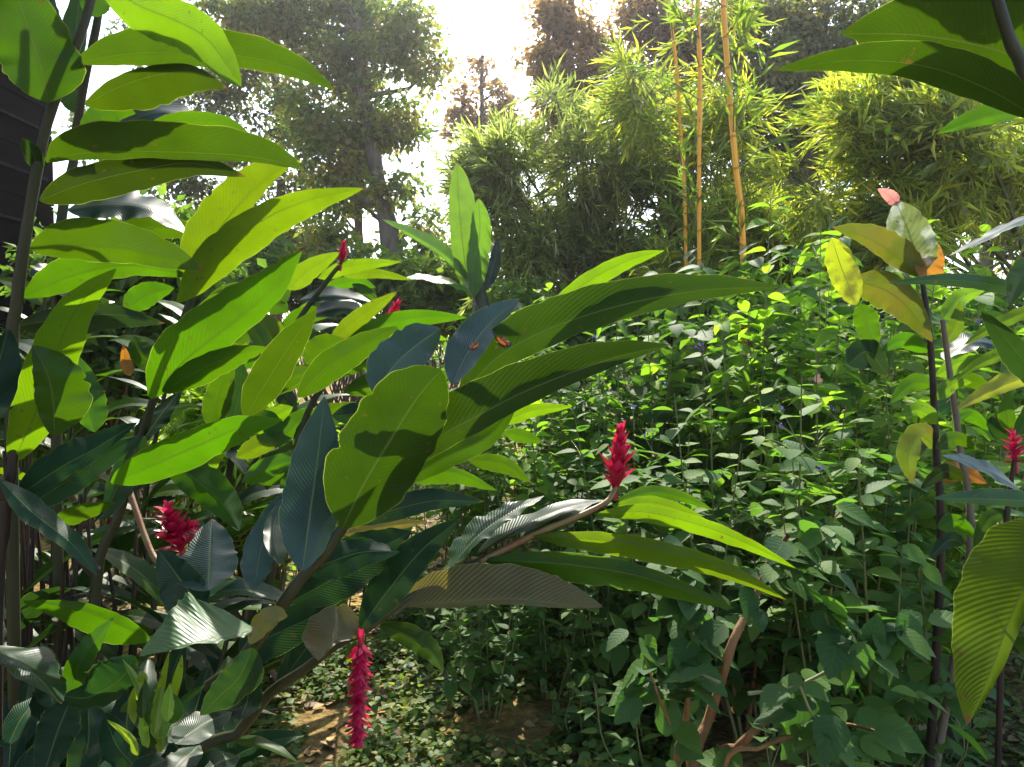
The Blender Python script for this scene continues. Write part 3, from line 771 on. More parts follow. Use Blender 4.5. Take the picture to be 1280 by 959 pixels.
pleaf(A, [(50, 215), (40, 190), (28, 172)], 10, 10, (1.56, 1.5), 'mature_shade', 15)

A2 = ginger('second ginger stem close behind the tall left one with grey sheathed top', 60, 1.8)
stem_of(A2, [base_of(A2), (70, 400, 1.8), (92, 200, 1.8), (103, 115, 1.78), (122, 25, 1.75), (132, -60, 1.75)], (0.013, 0.008))
pleaf(A2, [(95, 180), (140, 160), (200, 140), (260, 155)], 20, 18, (1.8, 1.9), 'mature_shade', 60)
pleaf(A2, [(100, 140), (92, 90), (96, 30), (104, -40)], 20, 14, (1.8, 1.95), 'mature_shade', 40)
pleaf(A2, [(85, 262), (140, 255), (190, 262), (235, 292)], 18, 22, (1.85, 1.9), 'mature_shade', 62)
pleaf(A2, [(60, 330), (80, 360), (95, 372)], 26, 26, (1.8, 1.75), 'mature_shade', 55)
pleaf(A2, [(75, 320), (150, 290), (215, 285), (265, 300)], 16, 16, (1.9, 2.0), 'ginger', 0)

# --- plant B: fan in the left centre
Bp = ginger('fanned ginger shoot in the left centre with long upright ribbed leaves', 110, 1.75)
stem_of(Bp, [base_of(Bp), (118, 760, 1.75), (150, 640, 1.75), (185, 520, 1.74), (215, 440, 1.72), (240, 370, 1.72), (262, 320, 1.72)], (0.014, 0.007))
pleaf(Bp, [(232, 365), (262, 305), (300, 255), (335, 222), (368, 201)], 34, 12, (1.68, 1.66), 'young', -12)
pleaf(Bp, [(222, 378), (265, 322), (320, 280), (380, 252), (456, 235)], 20, 28, (1.6, 1.55), 'young', -10)
pleaf(Bp, [(188, 498), (230, 452), (285, 408), (340, 362), (378, 312)], 42, 20, (1.58, 1.5), 'ginger', -8)
pleaf(Bp, [(203, 490), (245, 465), (290, 445), (335, 434)], 16, 18, (1.55, 1.5), 'ginger', -14)
pleaf(Bp, [(139, 604), (190, 582), (250, 556), (300, 535), (354, 524)], 24, 22, (1.5, 1.42), 'ginger', -18)
pleaf(Bp, [(205, 575), (245, 600), (280, 632), (299, 664)], 24, 20, (1.55, 1.45), 'ginger', 10)
pleaf(Bp, [(176, 556), (200, 520), (226, 488)], 14, 14, (1.7, 1.85), 'mature_shade', 58)
pleaf(Bp, [(262, 535), (275, 490), (290, 448)], 16, 16, (1.85, 1.85), 'ginger', -10)
pleaf(Bp, [(290, 530), (300, 490), (302, 450)], 14, 14, (1.9, 1.9), 'mature_shade', 10)
pleaf(Bp, [(306, 522), (335, 475), (365, 428), (396, 387)], 24, 20, (1.62, 1.55), 'mid', -10)
pleaf(Bp, [(382, 455), (405, 435), (432, 424)], 18, 14, (1.9, 1.9), 'ginger', -10)
pleaf(Bp, [(372, 496), (410, 458), (455, 430), (497, 408)], 17, 20, (1.6, 1.5), 'mid', 4)
pleaf(Bp, [(20, 408), (80, 398), (140, 393), (206, 404)], 15, 22, (1.72, 1.68), 'mature_shade', -5)
pleaf(Bp, [(155, 388), (185, 368), (218, 360)], 16, 14, (1.85, 1.9), 'ginger', -10)
pleaf(Bp, [(180, 545), (150, 600), (130, 650)], 20, 14, (1.66, 1.6), 'mature_shade', 20)
pleaf(Bp, [(212, 470), (178, 440), (168, 420)], 16, 16, (1.72, 1.75), 'ginger', -10)
pleaf(Bp, [(163, 470), (157, 455), (154, 430)], 6, 8, (1.7, 1.7), 'dry', 0, label='dry orange leaf hanging among the green ones')
flower(Bp, P(228, 692, 1.62), P(203, 618, 1.6), 0.03, 40, 0.5, 'red flower spike drooping beside the stem', seed=5)
flower(Bp, P(205, 668, 1.63), P(255, 655, 1.6), 0.02, 20, 0.45, 'small sideways red flower spike', seed=6)
stem_of(Bp, [(160, 610, 1.75), (195, 700, 1.65), (228, 694, 1.62)], (0.008, 0.006), 'stalk', 'flower_stalk')

# --- plant G: close shoot at the left edge
G = ginger('close ginger shoot at the left edge with a tall yellow-green leaf', -40, 1.35)
stem_of(G, [base_of(G), (-5, 800, 1.36), (5, 660, 1.36), (14, 590, 1.36), (18, 560, 1.36)], (0.013, 0.008), 'stem_dark')
pleaf(G, [(15, 580), (45, 515), (70, 440), (100, 380), (146, 335)], 28, 26, (1.36, 1.3), 'young', -12)
pleaf(G, [(68, 545), (66, 500), (58, 465), (40, 431)], 18, 42, (1.32, 1.28), 'ginger', -4)
pleaf(G, [(118, 540), (108, 495), (98, 445)], 16, 20, (1.4, 1.4), 'ginger', -10)
pleaf(G, [(-25, 545), (-8, 480), (10, 410)], 30, 30, (1.25, 1.5), 'mature_shade', 40)
pleaf(G, [(20, 622), (75, 585), (120, 560), (172, 528)], 22, 16, (1.35, 1.45), 'mature_shade', 35)
pleaf(G, [(25, 640), (85, 600), (130, 570), (175, 545)], 14, 20, (1.4, 1.5), 'mature_shade', 20)
pleaf(G, [(65, 655), (100, 640), (145, 628)], 10, 12, (1.42, 1.4), 'ginger', -15)
pleaf(G, [(0, 600), (40, 640), (90, 680), (122, 720)], 14, 14, (1.3, 1.35), 'mature_shade', 40)
pleaf(G, [(188, 800), (145, 778), (95, 760), (27, 751)], 24, 10, (1.4, 1.3), 'ginger', 20)
pleaf(G, [(-30, 808), (10, 820), (45, 845), (77, 880)], 22, 20, (1.3, 1.2), 'mature_shade', 62)
pleaf(G, [(168, 820), (150, 850), (110, 872), (78, 870)], 14, 36, (1.32, 1.25), 'mature_shade', 45)
pleaf(G, [(84, 872), (105, 820), (142, 772)], 14, 14, (1.3, 1.32), 'ginger', 18)
pleaf(G, [(88, 875), (70, 920), (50, 985)], 22, 24, (1.28, 1.2), 'mature_shade', 15)
pleaf(G, [(110, 880), (110, 930), (90, 1000)], 24, 24, (1.36, 1.3), 'mature_shade', 15)
stem_of(G, [(-20, 600, 1.32), (40, 635, 1.34), (90, 680, 1.36), (118, 715, 1.38)], (0.016, 0.012), 'stem_dark', 'bent_stem')

# --- plant C: arching flowering shoot
C = ginger('arching ginger shoot carrying an upright red flower and a row of leaves across the middle', 190, 1.42)
stem_of(C, [base_of(C), (240, 975, 1.42), (296, 918, 1.42), (338, 866, 1.41), (379, 838, 1.40), (420, 806, 1.38), (455, 788, 1.38), (492, 760, 1.40), (550, 722, 1.44), (610, 697, 1.48), (670, 668, 1.52), (719, 648, 1.55), (757, 629, 1.58), (770, 612, 1.6)], (0.012, 0.006), 'stem', n=40)
stem_of(C, [(600, 702, 1.472), (670, 667, 1.515), (719, 647, 1.545), (757, 628, 1.575), (770, 610, 1.595)], (0.0072, 0.0055), 'stalk', 'flower_stalk')
flower(C, P(769, 614, 1.6), P(777, 519, 1.6), 0.03, 44, 0.05, 'upright cone-shaped red flower spike', seed=11)
pleaf(C, [(494, 757), (560, 753), (640, 749), (705, 756), (754, 759)], 44, 6, (1.4, 1.42), 'olive', -2, wave=0.07)
pleaf(C, [(605, 700), (690, 704), (780, 716), (850, 736), (919, 761)], 15, 20, (1.47, 1.45), 'ginger', -12)
pleaf(C, [(667, 670), (760, 676), (850, 693), (920, 716), (983, 750)], 11, 17, (1.5, 1.5), 'young', -14)
pleaf(C, [(744, 643), (805, 640), (880, 658), (940, 682), (996, 711)], 10, 12, (1.55, 1.55), 'young', -16)
pleaf(C, [(765, 632), (815, 628), (860, 642), (900, 664)], 8, 10, (1.58, 1.62), 'young', -10)
pleaf(C, [(772, 625), (815, 615), (855, 622), (892, 638)], 8, 8, (1.6, 1.7), 'ginger', 0)
pleaf(C, [(563, 709), (600, 668), (640, 640), (680, 620)], 20, 12, (1.42, 1.55), 'mature_shade', 62)
pleaf(C, [(598, 692), (650, 660), (705, 636), (755, 625)], 16, 8, (1.46, 1.6), 'mature_shade', 64)
pleaf(C, [(660, 668), (700, 645), (740, 630)], 10, 8, (1.52, 1.62), 'mature_shade', 60)
pleaf(C, [(450, 786), (490, 732), (530, 685), (576, 648)], 24, 22, (1.34, 1.4), 'mature_shade', 24)
pleaf(C, [(430, 655), (490, 638), (545, 626), (606, 627)], 18, 14, (1.42, 1.5), 'mature_shade', 20)
pleaf(C, [(430, 668), (480, 658), (535, 652)], 8, 8, (1.44, 1.5), 'olive', 10)
pleaf(C, [(365, 752), (420, 722), (470, 690), (515, 664)], 36, 30, (1.36, 1.42), 'mature_shade', 20)
pleaf(C, [(456, 793), (420, 800), (398, 826)], 4, 40, (1.36, 1.28), 'olive', -5, blunt=True, wave=0.1)
pleaf(C, [(476, 781), (515, 797), (540, 816), (554, 840)], 14, 14, (1.38, 1.36), 'ginger', 15)
pleaf(C, [(345, 862), (390, 800), (410, 770), (420, 740)], 22, 22, (1.44, 1.5), 'mature_shade', 45)
stem_of(C, [(454, 790, 1.38), (452, 800, 1.36), (450, 812, 1.35)], (0.006, 0.005), 'stalk', 'flower_stalk')
flower(C, P(451, 800, 1.35), P(447, 938, 1.33), 0.02, 120, 0.35, 'long hanging red flower spike', True, seed=21)
pleaf(C, [(445, 803), (436, 815), (434, 830)], 8, 4, (1.36, 1.36), 'young', 0)

# --- plant D: big central fan
Dp = ginger('large ginger fan in the centre with two very long leaves pointing right', 150, 1.34)
stem_of(Dp, [base_of(Dp), (235, 930, 1.34), (300, 830, 1.32), (340, 775, 1.3), (375, 725, 1.3), (410, 688, 1.3), (432, 655, 1.3), (470, 620, 1.32), (500, 602, 1.33)], (0.014, 0.008))
pleaf(Dp, [(428, 660), (455, 605), (488, 550), (520, 500), (552, 462)], 56, 52, (1.24, 1.22), 'under', -6, blunt=True, wave=0.035)
pleaf(Dp, [(478, 612), (525, 562), (590, 524), (665, 486), (760, 450), (838, 431)], 42, 18, (1.3, 1.24), 'under', 4, wave=0.03)
pleaf(Dp, [(575, 495), (625, 445), (690, 410), (780, 381), (880, 363), (978, 359)], 36, 20, (1.4, 1.36), 'under', 4, wave=0.03)
pleaf(Dp, [(680, 392), (735, 352), (785, 326), (831, 313)], 11, 12, (1.45, 1.45), 'young', -8)
pleaf(Dp, [(565, 480), (588, 436), (615, 402), (650, 373)], 27, 16, (1.3, 1.46), 'sky_sheen', 4)
pleaf(Dp, [(468, 492), (492, 458), (520, 432), (550, 411)], 30, 26, (1.32, 1.42), 'sky_sheen', 8, blunt=True)
pleaf(Dp, [(378, 713), (388, 640), (398, 565), (406, 495)], 36, 33, (1.26, 1.38), 'sky_sheen', 0, wave=0.05)
pleaf(Dp, [(318, 735), (328, 680), (352, 615)], 20, 18, (1.28, 1.4), 'sky_sheen', 10)
pleaf(Dp, [(350, 705), (342, 660), (358, 618)], 12, 14, (1.24, 1.4), 'mature_shade', -10)
pleaf(Dp, [(260, 738), (262, 695), (265, 648)], 34, 33, (1.22, 1.42), 'sky_sheen', 12)
pleaf(Dp, [(258, 768), (228, 728), (197, 686)], 32, 22, (1.2, 1.32), 'mature_shade', 20)
pleaf(Dp, [(318, 786), (285, 795), (240, 803), (174, 821)], 9, 56, (1.14, 1.02), 'pale', -42, wave=0.06, camber=0.15)
pleaf(Dp, [(312, 805), (340, 775), (360, 770)], 18, 8, (1.2, 1.22), 'olive', -10, wave=0.15)
pleaf(Dp, [(315, 810), (300, 845), (275, 870), (250, 895)], 22, 22, (1.24, 1.2), 'mature_shade', 40)
pleaf(Dp, [(622, 530), (665, 513), (716, 508)], 8, 9, (1.5, 1.5), 'young', -12)
pleaf(Dp, [(500, 604), (555, 572), (610, 545), (650, 500)], 12, 16, (1.36, 1.4), 'ginger', 20)
pleaf(Dp, [(630, 540), (655, 545), (678, 553)], 8, 9, (1.6, 1.6), 'ginger', -10)
pleaf(Dp, [(585, 574), (630, 580), (664, 603)], 9, 12, (1.6, 1.6), 'ginger', -8)
pleaf(Dp, [(505, 597), (565, 590), (622, 613)], 6, 15, (1.5, 1.5), 'ginger', -6)
pleaf(Dp, [(385, 715), (420, 700), (455, 690), (500, 690)], 20, 24, (1.34, 1.38), 'mature_shade', 24)
pleaf(Dp, [(300, 820), (330, 800), (400, 765), (440, 730)], 22, 26, (1.38, 1.44), 'mature_shade', 24)

# --- low dark clump with pale new shoots at the lower left
K = ginger('low dark ginger sprouts with pale green new tips at the lower left', 200, 1.32)
stem_of(K, [base_of(K), (190, 1000, 1.3), (195, 920, 1.3), (205, 870, 1.3)], (0.012, 0.006), 'stem_dark')
for a in ([(190, 905), (200, 865), (212, 812)], 5, 5, 1.18, 'shoot', 0), ([(170, 880), (178, 850), (175, 838)], 6, 6, 1.18, 'shoot', 0), \
         ([(212, 900), (205, 870), (192, 862)], 5, 6, 1.16, 'shoot', 0), ([(168, 905), (165, 880), (168, 858)], 5, 5, 1.15, 'shoot', 0), \
         ([(210, 890), (222, 850), (228, 818)], 6, 5, 1.2, 'shoot', 0), ([(185, 935), (180, 915), (186, 908)], 5, 5, 1.12, 'shoot', 0), \
         ([(215, 905), (218, 885), (206, 860)], 12, 10, 1.15, 'ginger', 0), ([(150, 890), (165, 880), (185, 884)], 5, 5, 1.16, 'ginger', 0), \
         ([(225, 930), (240, 900), (262, 830)], 20, 20, (1.2, 1.35), 'mature_shade', 20), ([(190, 920), (178, 860), (185, 820)], 16, 18, (1.22, 1.4), 'mature_shade', 20), \
         ([(220, 930), (255, 905), (290, 890)], 16, 20, (1.18, 1.3), 'mature_shade', 40), ([(170, 960), (145, 930), (130, 890)], 20, 20, (1.15, 1.3), 'mature_shade', 30), \
         ([(210, 970), (235, 945), (250, 930)], 16, 16, (1.12, 1.2), 'mature_shade', 30), ([(240, 985), (270, 955), (300, 945)], 18, 18, (1.14, 1.25), 'mature_shade', 40), \
         ([(120, 990), (125, 950), (145, 915)], 20, 20, (1.14, 1.3), 'mature_shade', 30), ([(230, 905), (215, 850), (232, 800)], 16, 16, (1.3, 1.4), 'mature_shade', 20), \
         ([(255, 900), (280, 850), (285, 820)], 18, 18, (1.28, 1.4), 'mature_shade', 30), ([(300, 900), (310, 870), (300, 840)], 18, 18, (1.3, 1.4), 'mature_shade', 30), \
         ([(160, 990), (185, 960), (210, 950)], 16, 18, (1.1, 1.15), 'mature_shade', 30), ([(20, 1000), (60, 940), (110, 900)], 20, 20, (1.3, 1.4), 'mature_shade', 30):
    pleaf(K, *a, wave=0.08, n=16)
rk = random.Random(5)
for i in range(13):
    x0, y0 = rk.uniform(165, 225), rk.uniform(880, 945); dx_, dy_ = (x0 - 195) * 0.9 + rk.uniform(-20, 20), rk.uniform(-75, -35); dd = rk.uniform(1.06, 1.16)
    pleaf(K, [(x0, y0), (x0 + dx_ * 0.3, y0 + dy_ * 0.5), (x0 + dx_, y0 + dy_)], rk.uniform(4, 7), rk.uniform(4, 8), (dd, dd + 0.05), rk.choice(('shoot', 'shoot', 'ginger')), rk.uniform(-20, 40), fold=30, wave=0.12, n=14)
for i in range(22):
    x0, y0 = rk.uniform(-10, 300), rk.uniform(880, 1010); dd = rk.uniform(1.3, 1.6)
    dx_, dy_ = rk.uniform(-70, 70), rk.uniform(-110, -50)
    pleaf(K, [(x0, y0), (x0 + dx_ * 0.4, y0 + dy_ * 0.6), (x0 + dx_, y0 + dy_)], rk.uniform(12, 20), rk.uniform(12, 20), (dd, dd + 0.15), 'mature_shade', rk.uniform(0, 45), wave=0.08, n=14)

# --- plant F: back left flowering gingers
Fp = ginger('ginger behind the left fan with a bright red flower at its top', 230, 2.7)
stem_of(Fp, [base_of(Fp), (300, 520, 2.7), (370, 405, 2.7), (410, 350, 2.7), (424, 332, 2.7)], (0.014, 0.007))
flower(Fp, P(426, 332, 2.7), P(431, 297, 2.7), 0.03, 40, 0.0, 'bright red flower spike', seed=31)
for a in ([(360, 362), (385, 338), (425, 315)], 13, 13, 2.6, 'young', -10), ([(398, 348), (440, 332), (503, 327)], 8, 9, 2.7, 'young', -12), \
         ([(430, 345), (470, 342), (516, 350)], 6, 6, 2.75, 'young', -10), ([(375, 375), (420, 370), (465, 378)], 10, 8, 2.7, 'mature_shade', 50), \
         ([(360, 390), (330, 370), (318, 345)], 14, 14, 2.8, 'ginger', -10), ([(385, 395), (430, 385), (470, 398)], 9, 10, 2.7, 'mature_shade', 55), \
         ([(350, 420), (380, 395), (420, 392)], 12, 12, 2.75, 'ginger', -10), ([(345, 410), (310, 400), (280, 415)], 14, 14, 2.8, 'mature_shade', 0), \
         ([(345, 440), (300, 450), (270, 480)], 14, 14, 2.7, 'ginger', -5), ([(355, 380), (350, 350), (365, 322)], 12, 12, 2.8, 'ginger', -10), \
         ([(440, 355), (460, 365), (478, 385)], 5, 6, 2.7, 'ginger', 10), ([(400, 360), (445, 352), (470, 360)], 7, 7, 2.8, 'ginger', -12):
    pleaf(Fp, *a, n=16)
F2 = ginger('ginger in front of the banana with a red flower standing above its leaves', 280, 2.4)
stem_of(F2, [base_of(F2), (370, 560, 2.4), (440, 450, 2.4), (478, 412, 2.4)], (0.013, 0.007))
flower(F2, P(482, 411, 2.4), P(501, 370, 2.4), 0.025, 34, 0.1, 'narrow red flower spike leaning right', seed=33)
for a in ([(412, 428), (450, 395), (497, 364)], 10, 12, 2.35, 'young', -12), ([(428, 432), (480, 405), (530, 396), (585, 397)], 11, 13, 2.3, 'ginger', -12), \
         ([(420, 440), (390, 425), (375, 402)], 14, 14, 2.5, 'ginger', -10), ([(440, 445), (490, 440), (540, 455)], 12, 12, 2.4, 'mature_shade', 40), \
         ([(415, 470), (450, 455), (490, 460)], 12, 10, 2.45, 'ginger', -5), ([(430, 490), (480, 478), (520, 500)], 14, 14, 2.4, 'ginger', -8), \
         ([(410, 480), (375, 470), (345, 490)], 14, 14, 2.4, 'ginger', -8), ([(415, 520), (460, 520), (500, 545)], 14, 14, 2.4, 'mature_shade', 20), \
         ([(405, 520), (370, 530), (345, 560)], 14, 14, 2.5, 'ginger', -8), ([(470, 420), (520, 415), (560, 425)], 8, 9, 2.5, 'young', -10):
    pleaf(F2, *a, n=16)

rf = random.Random(9)
for i in range(26):
    x0, y0 = rf.uniform(230, 400), rf.uniform(430, 620); ang = rf.uniform(0.2, 2.6); L_ = rf.uniform(60, 120); dd = rf.uniform(2.2, 2.7)
    dx_, dy_ = math.cos(ang) * L_, -math.sin(ang) * L_ * 0.8
    pleaf((Fp, F2)[i % 2], [(x0, y0), (x0 + dx_ * 0.5, y0 + dy_ * 0.62), (x0 + dx_, y0 + dy_ * 0.9)], rf.uniform(9, 15), rf.uniform(9, 15), (dd, dd + rf.uniform(-.1, .15)), rf.choice(('ginger', 'ginger', 'young', 'mid')), rf.uniform(-18, 12), n=16)
# --- gingers generated in their places to fill the stand
def blade_world(parent, p, d, nrm, L, wd, mat, arch, seed):
    d = norm(d); t = np.linspace(0, 1, 16)[:, None]
    mid = p + d * L * t + np.array([0, 0, -1.0]) * arch * L * t ** 2
    tg = norm(np.gradient(mid, axis=0)); s = norm(np.cross(tg, nrm)); up = np.cross(s, tg)
    A_ = norm(-s + up * 0.2); B_ = norm(s + up * 0.2)
    me = blade_mesh(mid, A_, B_, np.full(16, wd), np.full(16, wd), -0.05, 0.05, False, seed, np.array(parent.location))
    obj('leaf', me, M[mat], parent)
def wild_ginger(label, px, d, h, lean, nleaf, mats=('ginger', 'ginger', 'mature_shade', 'young'), L=0.42, seed=1, az=0.0, has_flower=False, bare=0.35):
    rr = random.Random(seed)
    t = ginger(label, px, d)
    b = np.array(t.location)
    top = b + np.array([lean[0], lean[1], h]); mid = b + np.array([lean[0] * 0.3, lean[1] * 0.3, h * 0.55])
    line = crom([b, mid, top], 30)
    mb = MB(); mb.tube(line, np.linspace(0.013, 0.006, 30), 7); obj('stem', mb.mesh('stem', off=b), M['stem'], t)
    for i in range(nleaf):
        u = bare + (1 - bare) * (i + 0.5) / nleaf
        p = line[int(u * 29)]
        a = az + (0 if i % 2 else math.pi) + rr.uniform(-.5, .5)
        el = 0.25 + 0.6 * u + rr.uniform(-.2, .2)
        dr = np.array([math.cos(a) * math.cos(el), math.sin(a) * math.cos(el), math.sin(el)])
        nr = np.array([rr.uniform(-.4, .4), rr.uniform(-.6, .3), 1.0])
        blade_world(t, p, dr, nr, L * rr.uniform(0.75, 1.15), L * rr.uniform(0.085, 0.115), rr.choice(mats), rr.uniform(0.25, 0.6), seed * 50 + i)
    if has_flower: flower(t, top, top + np.array([0.02, 0, 0.15]), 0.03, 40, 0, 'red flower spike', seed=seed)
    return t
wild = [
 ('mid-height ginger hidden behind the tall left stem', 60, 2.5, 1.55, (0.1, 0), 14, 0.2),
 ('leaning ginger between the tall left stem and the left fan', 150, 2.6, 1.6, (0.25, -0.1), 14, -0.3),
 ('shaded ginger low behind the left fan', 200, 2.3, 1.15, (-0.15, 0.1), 12, 0.6),
 ('ginger behind the drooping red flower', 170, 2.5, 1.2, (0.4, 0.1), 12, 0.0),
 ('ginger whose leaves glow behind the dark upright leaf', 210, 2.9, 1.35, (0.5, 0), 13, 0.4),
 ('small ginger left of the banana foot', 450, 3.6, 1.3, (0.1, 0.1), 12, 0.1),
 ('ginger in the dark corner beside the building', 20, 3.2, 1.9, (0.15, 0), 14, 0.2),
 ('tall ginger far back in front of the bushes at left', 230, 3.6, 1.8, (0.1, 0), 14, -0.2),
 ('ginger far back behind the upper red flower', 330, 3.9, 1.75, (0.15, 0), 14, 0.3),
 ('low ginger in deep shade below the left fan', 110, 2.0, 0.75, (0.1, -0.05), 9, 0.5),
]
for i, (lb, px, d, h, ln_, n_, az) in enumerate(wild):
    wild_ginger(lb, px, d, h, ln_, n_, seed=40 + i, az=az)
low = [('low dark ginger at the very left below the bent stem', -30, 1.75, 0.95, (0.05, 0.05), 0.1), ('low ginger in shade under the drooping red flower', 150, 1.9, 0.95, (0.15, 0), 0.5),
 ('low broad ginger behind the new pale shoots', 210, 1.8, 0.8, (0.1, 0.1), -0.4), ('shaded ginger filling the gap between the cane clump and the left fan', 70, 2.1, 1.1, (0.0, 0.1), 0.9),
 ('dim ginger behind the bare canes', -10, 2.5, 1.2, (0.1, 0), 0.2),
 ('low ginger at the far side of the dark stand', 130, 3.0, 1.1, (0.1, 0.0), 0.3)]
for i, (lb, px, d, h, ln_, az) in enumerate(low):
    wild_ginger(lb, px, d, h, ln_, 20, ('mature_shade', 'mature_shade', 'ginger', 'under'), 0.40, 80 + i, az, bare=0.06)
wild_ginger('distant ginger with a tiny red flower among the shrubs', 800, 5.2, 1.15, (0.05, 0), 7, seed=61, L=0.3, has_flower=True)

# old bare canes at the lower left
cl = thing('cane_clump', 'clump of bare brown ginger canes in the dark lower left corner', 'ginger plant', base_of(G))
for i in range(34):
    x = rng.uniform(-30, 145); d = rng.uniform(1.6, 2.3)
    b = P(x, 440, d); b[2] = ground_z(b[0], b[1]) - 0.03
    tp = P(x + rng.uniform(-30, 50), rng.uniform(560, 740), d + rng.uniform(-.1, .15))
    md = (b + tp) / 2 + rng.normal(size=3) * 0.05
    mb = MB(); mb.tube(crom([b, md, tp], 12), np.linspace(0.008, 0.004, 12), 6)
    obj('cane', mb.mesh('cane', off=np.array(cl.location)), M['stem_dark'], cl)

# ------------------------------------------------------------------ banana
bn = P(600, 440, 6.2)
bt = thing('banana_plant', 'young banana plant with an upright bright leaf in front of the sky gap', 'banana plant', (bn[0], bn[1], ground_z(bn[0], bn[1]) - .05))
stem_of(bt, [base_of(bt), (602, 420, 6.2), (600, 370, 6.2), (592, 345, 6.2)], (0.09, 0.05), 'stem', 'pseudostem', k=12)
pleaf(bt, [(588, 372), (580, 320), (574, 260), (571, 203)], 14, 22, (6.2, 6.1), 'banana', -8, blunt=True, wave=0.02)
pleaf(bt, [(592, 372), (596, 325), (600, 285), (598, 248)], 12, 15, (6.1, 6.0), 'banana', 10, blunt=True)
pleaf(bt, [(588, 352), (560, 322), (520, 296), (477, 274)], 5, 11, (6.2, 6.0), 'banana', -25, fold=25)
pleaf(bt, [(590, 365), (560, 352), (525, 346), (500, 350)], 6, 5, (6.1, 5.8), 'banana', -66)
pleaf(bt, [(606, 365), (618, 330), (622, 296)], 8, 8, (6.2, 6.5), 'mature_shade', 20)
pleaf(bt, [(600, 400), (640, 385), (668, 400)], 7, 7, (6.1, 5.9), 'banana', 50)

# ------------------------------------------------------------------ right-hand big leaves
Rt = ginger('ginger leaning in at the upper right corner with a broad leaf pointing left', 1420, 1.15, dx=0.05)
stem_of(Rt, [base_of(Rt), (1380, 700, 1.15), (1330, 350, 1.15), (1285, 110, 1.14), (1262, 50, 1.14), (1238, -30, 1.14)], (0.014, 0.008))
pleaf(Rt, [(1300, 150), (1235, 112), (1160, 84), (1070, 76), (967, 88)], 17, 30, (1.12, 1.02), 'under', 26, wave=0.05)
pleaf(Rt, [(1320, 95), (1240, 62), (1150, 45), (1050, 42)], 26, 74, (1.22, 1.2), 'under', 20, wave=0.03)
pleaf(Rt, [(1300, 135), (1255, 142), (1215, 152), (1170, 168)], 9, 16, (1.2, 1.2), 'ginger', -12)
pleaf(Rt, [(1250, -20), (1180, -60), (1090, -110), (990, -130)], 40, 50, (1.25, 1.45), 'ginger', 10)  # this and the next leaves: out of frame, added to shade those below
pleaf(Rt, [(1255, -60), (1200, -130), (1120, -190), (1010, -240)], 50, 50, (1.25, 1.6), 'ginger', 20)
pleaf(Rt, [(1270, -40), (1320, -110), (1400, -160), (1480, -170)], 50, 50, (1.25, 1.5), 'ginger', 10)
pleaf(Rt, [(1245, -80), (1240, -180), (1200, -280), (1150, -360)], 55, 50, (1.25, 1.6), 'ginger', 10)

R2 = ginger('ginger at the right edge with dark leaves pointing left into the frame', 1400, 1.4)
stem_of(R2, [base_of(R2), (1380, 700, 1.4), (1330, 500, 1.4), (1300, 380, 1.4)], (0.013, 0.007))
pleaf(R2, [(1300, 372), (1240, 356), (1180, 350), (1108, 354)], 9, 9, (1.4, 1.35), 'mature_shade', -20)
pleaf(R2, [(1300, 320), (1278, 345), (1262, 382)], 12, 16, (1.38, 1.3), 'ginger', 0)
pleaf(R2, [(1310, 490), (1275, 445), (1226, 386)], 18, 16, (1.35, 1.3), 'mature_shade', 20)
pleaf(R2, [(1310, 628), (1240, 624), (1165, 623)], 8, 13, (1.35, 1.3), 'mature_shade', -10)
pleaf(R2, [(1330, 455), (1285, 470), (1240, 488), (1194, 513)], 10, 14, (1.7, 1.7), 'yellowing', -14)
pleaf(R2, [(1300, 430), (1262, 440), (1225, 455), (1194, 476)], 7, 9, (1.8, 1.8), 'young', -14)
pleaf(R2, [(1310, 380), (1270, 395), (1235, 412), (1204, 432)], 8, 8, (1.8, 1.8), 'young', -14)
pleaf(R2, [(1310, 262), (1270, 278), (1230, 298), (1186, 320)], 7, 7, (1.7, 1.6), 'mature_shade', -68)
pleaf(R2, [(1275, 612), (1240, 590), (1210, 578), (1178, 570)], 8, 8, (1.9, 1.8), 'mature_shade', -62)

R3 = ginger('large glossy ginger leaf hanging down at the lower right edge', 1440, 1.2)
stem_of(R3, [base_of(R3), (1400, 800, 1.2), (1360, 660, 1.2)], (0.012, 0.008))
pleaf(R3, [(1345, 655), (1300, 700), (1268, 760), (1238, 840), (1209, 907)], 14, 66, (1.16, 1.13), 'young', -6, wave=0.05, camber=0.1)

Y = thing('variegated_shrub', 'yellowing broad-leaved shrub with a pink leaf tip on the right', 'shrub', (*P(1172, 440, 2.3)[:2], -0.02))
stem_of(Y, [base_of(Y), (1176, 700, 2.3), (1170, 560, 2.3), (1163, 430, 2.3), (1152, 345, 2.3)], (0.014, 0.008), 'stem_dark')
stem_of(Y, [base_of(Y), (1212, 700, 2.32), (1200, 560, 2.32), (1187, 465, 2.32), (1178, 400, 2.3)], (0.013, 0.008), 'bark', 'side_stem')
pleaf(Y, [(1152, 342), (1145, 318), (1135, 288), (1120, 252)], 28, 26, (2.3, 2.35), 'variegated', 25, blunt=True)
pleaf(Y, [(1122, 256), (1112, 245), (1097, 236)], 7, 8, (2.35, 2.38), 'pink', 10, label='pink young leaf tip')
pleaf(Y, [(1150, 346), (1162, 330), (1173, 304)], 14, 18, (2.28, 2.3), 'dry', -5)
pleaf(Y, [(1155, 347), (1120, 320), (1085, 298), (1040, 284)], 12, 22, (2.3, 2.3), 'ochre', 0)
pleaf(Y, [(1040, 298), (1050, 330), (1060, 355), (1070, 382)], 18, 16, (2.25, 2.2), 'yellowing', -10, blunt=True, label='bright yellow hanging leaf')
pleaf(Y, [(1064, 350), (1105, 362), (1135, 385), (1166, 428)], 22, 22, (2.25, 2.2), 'ochre', -8)
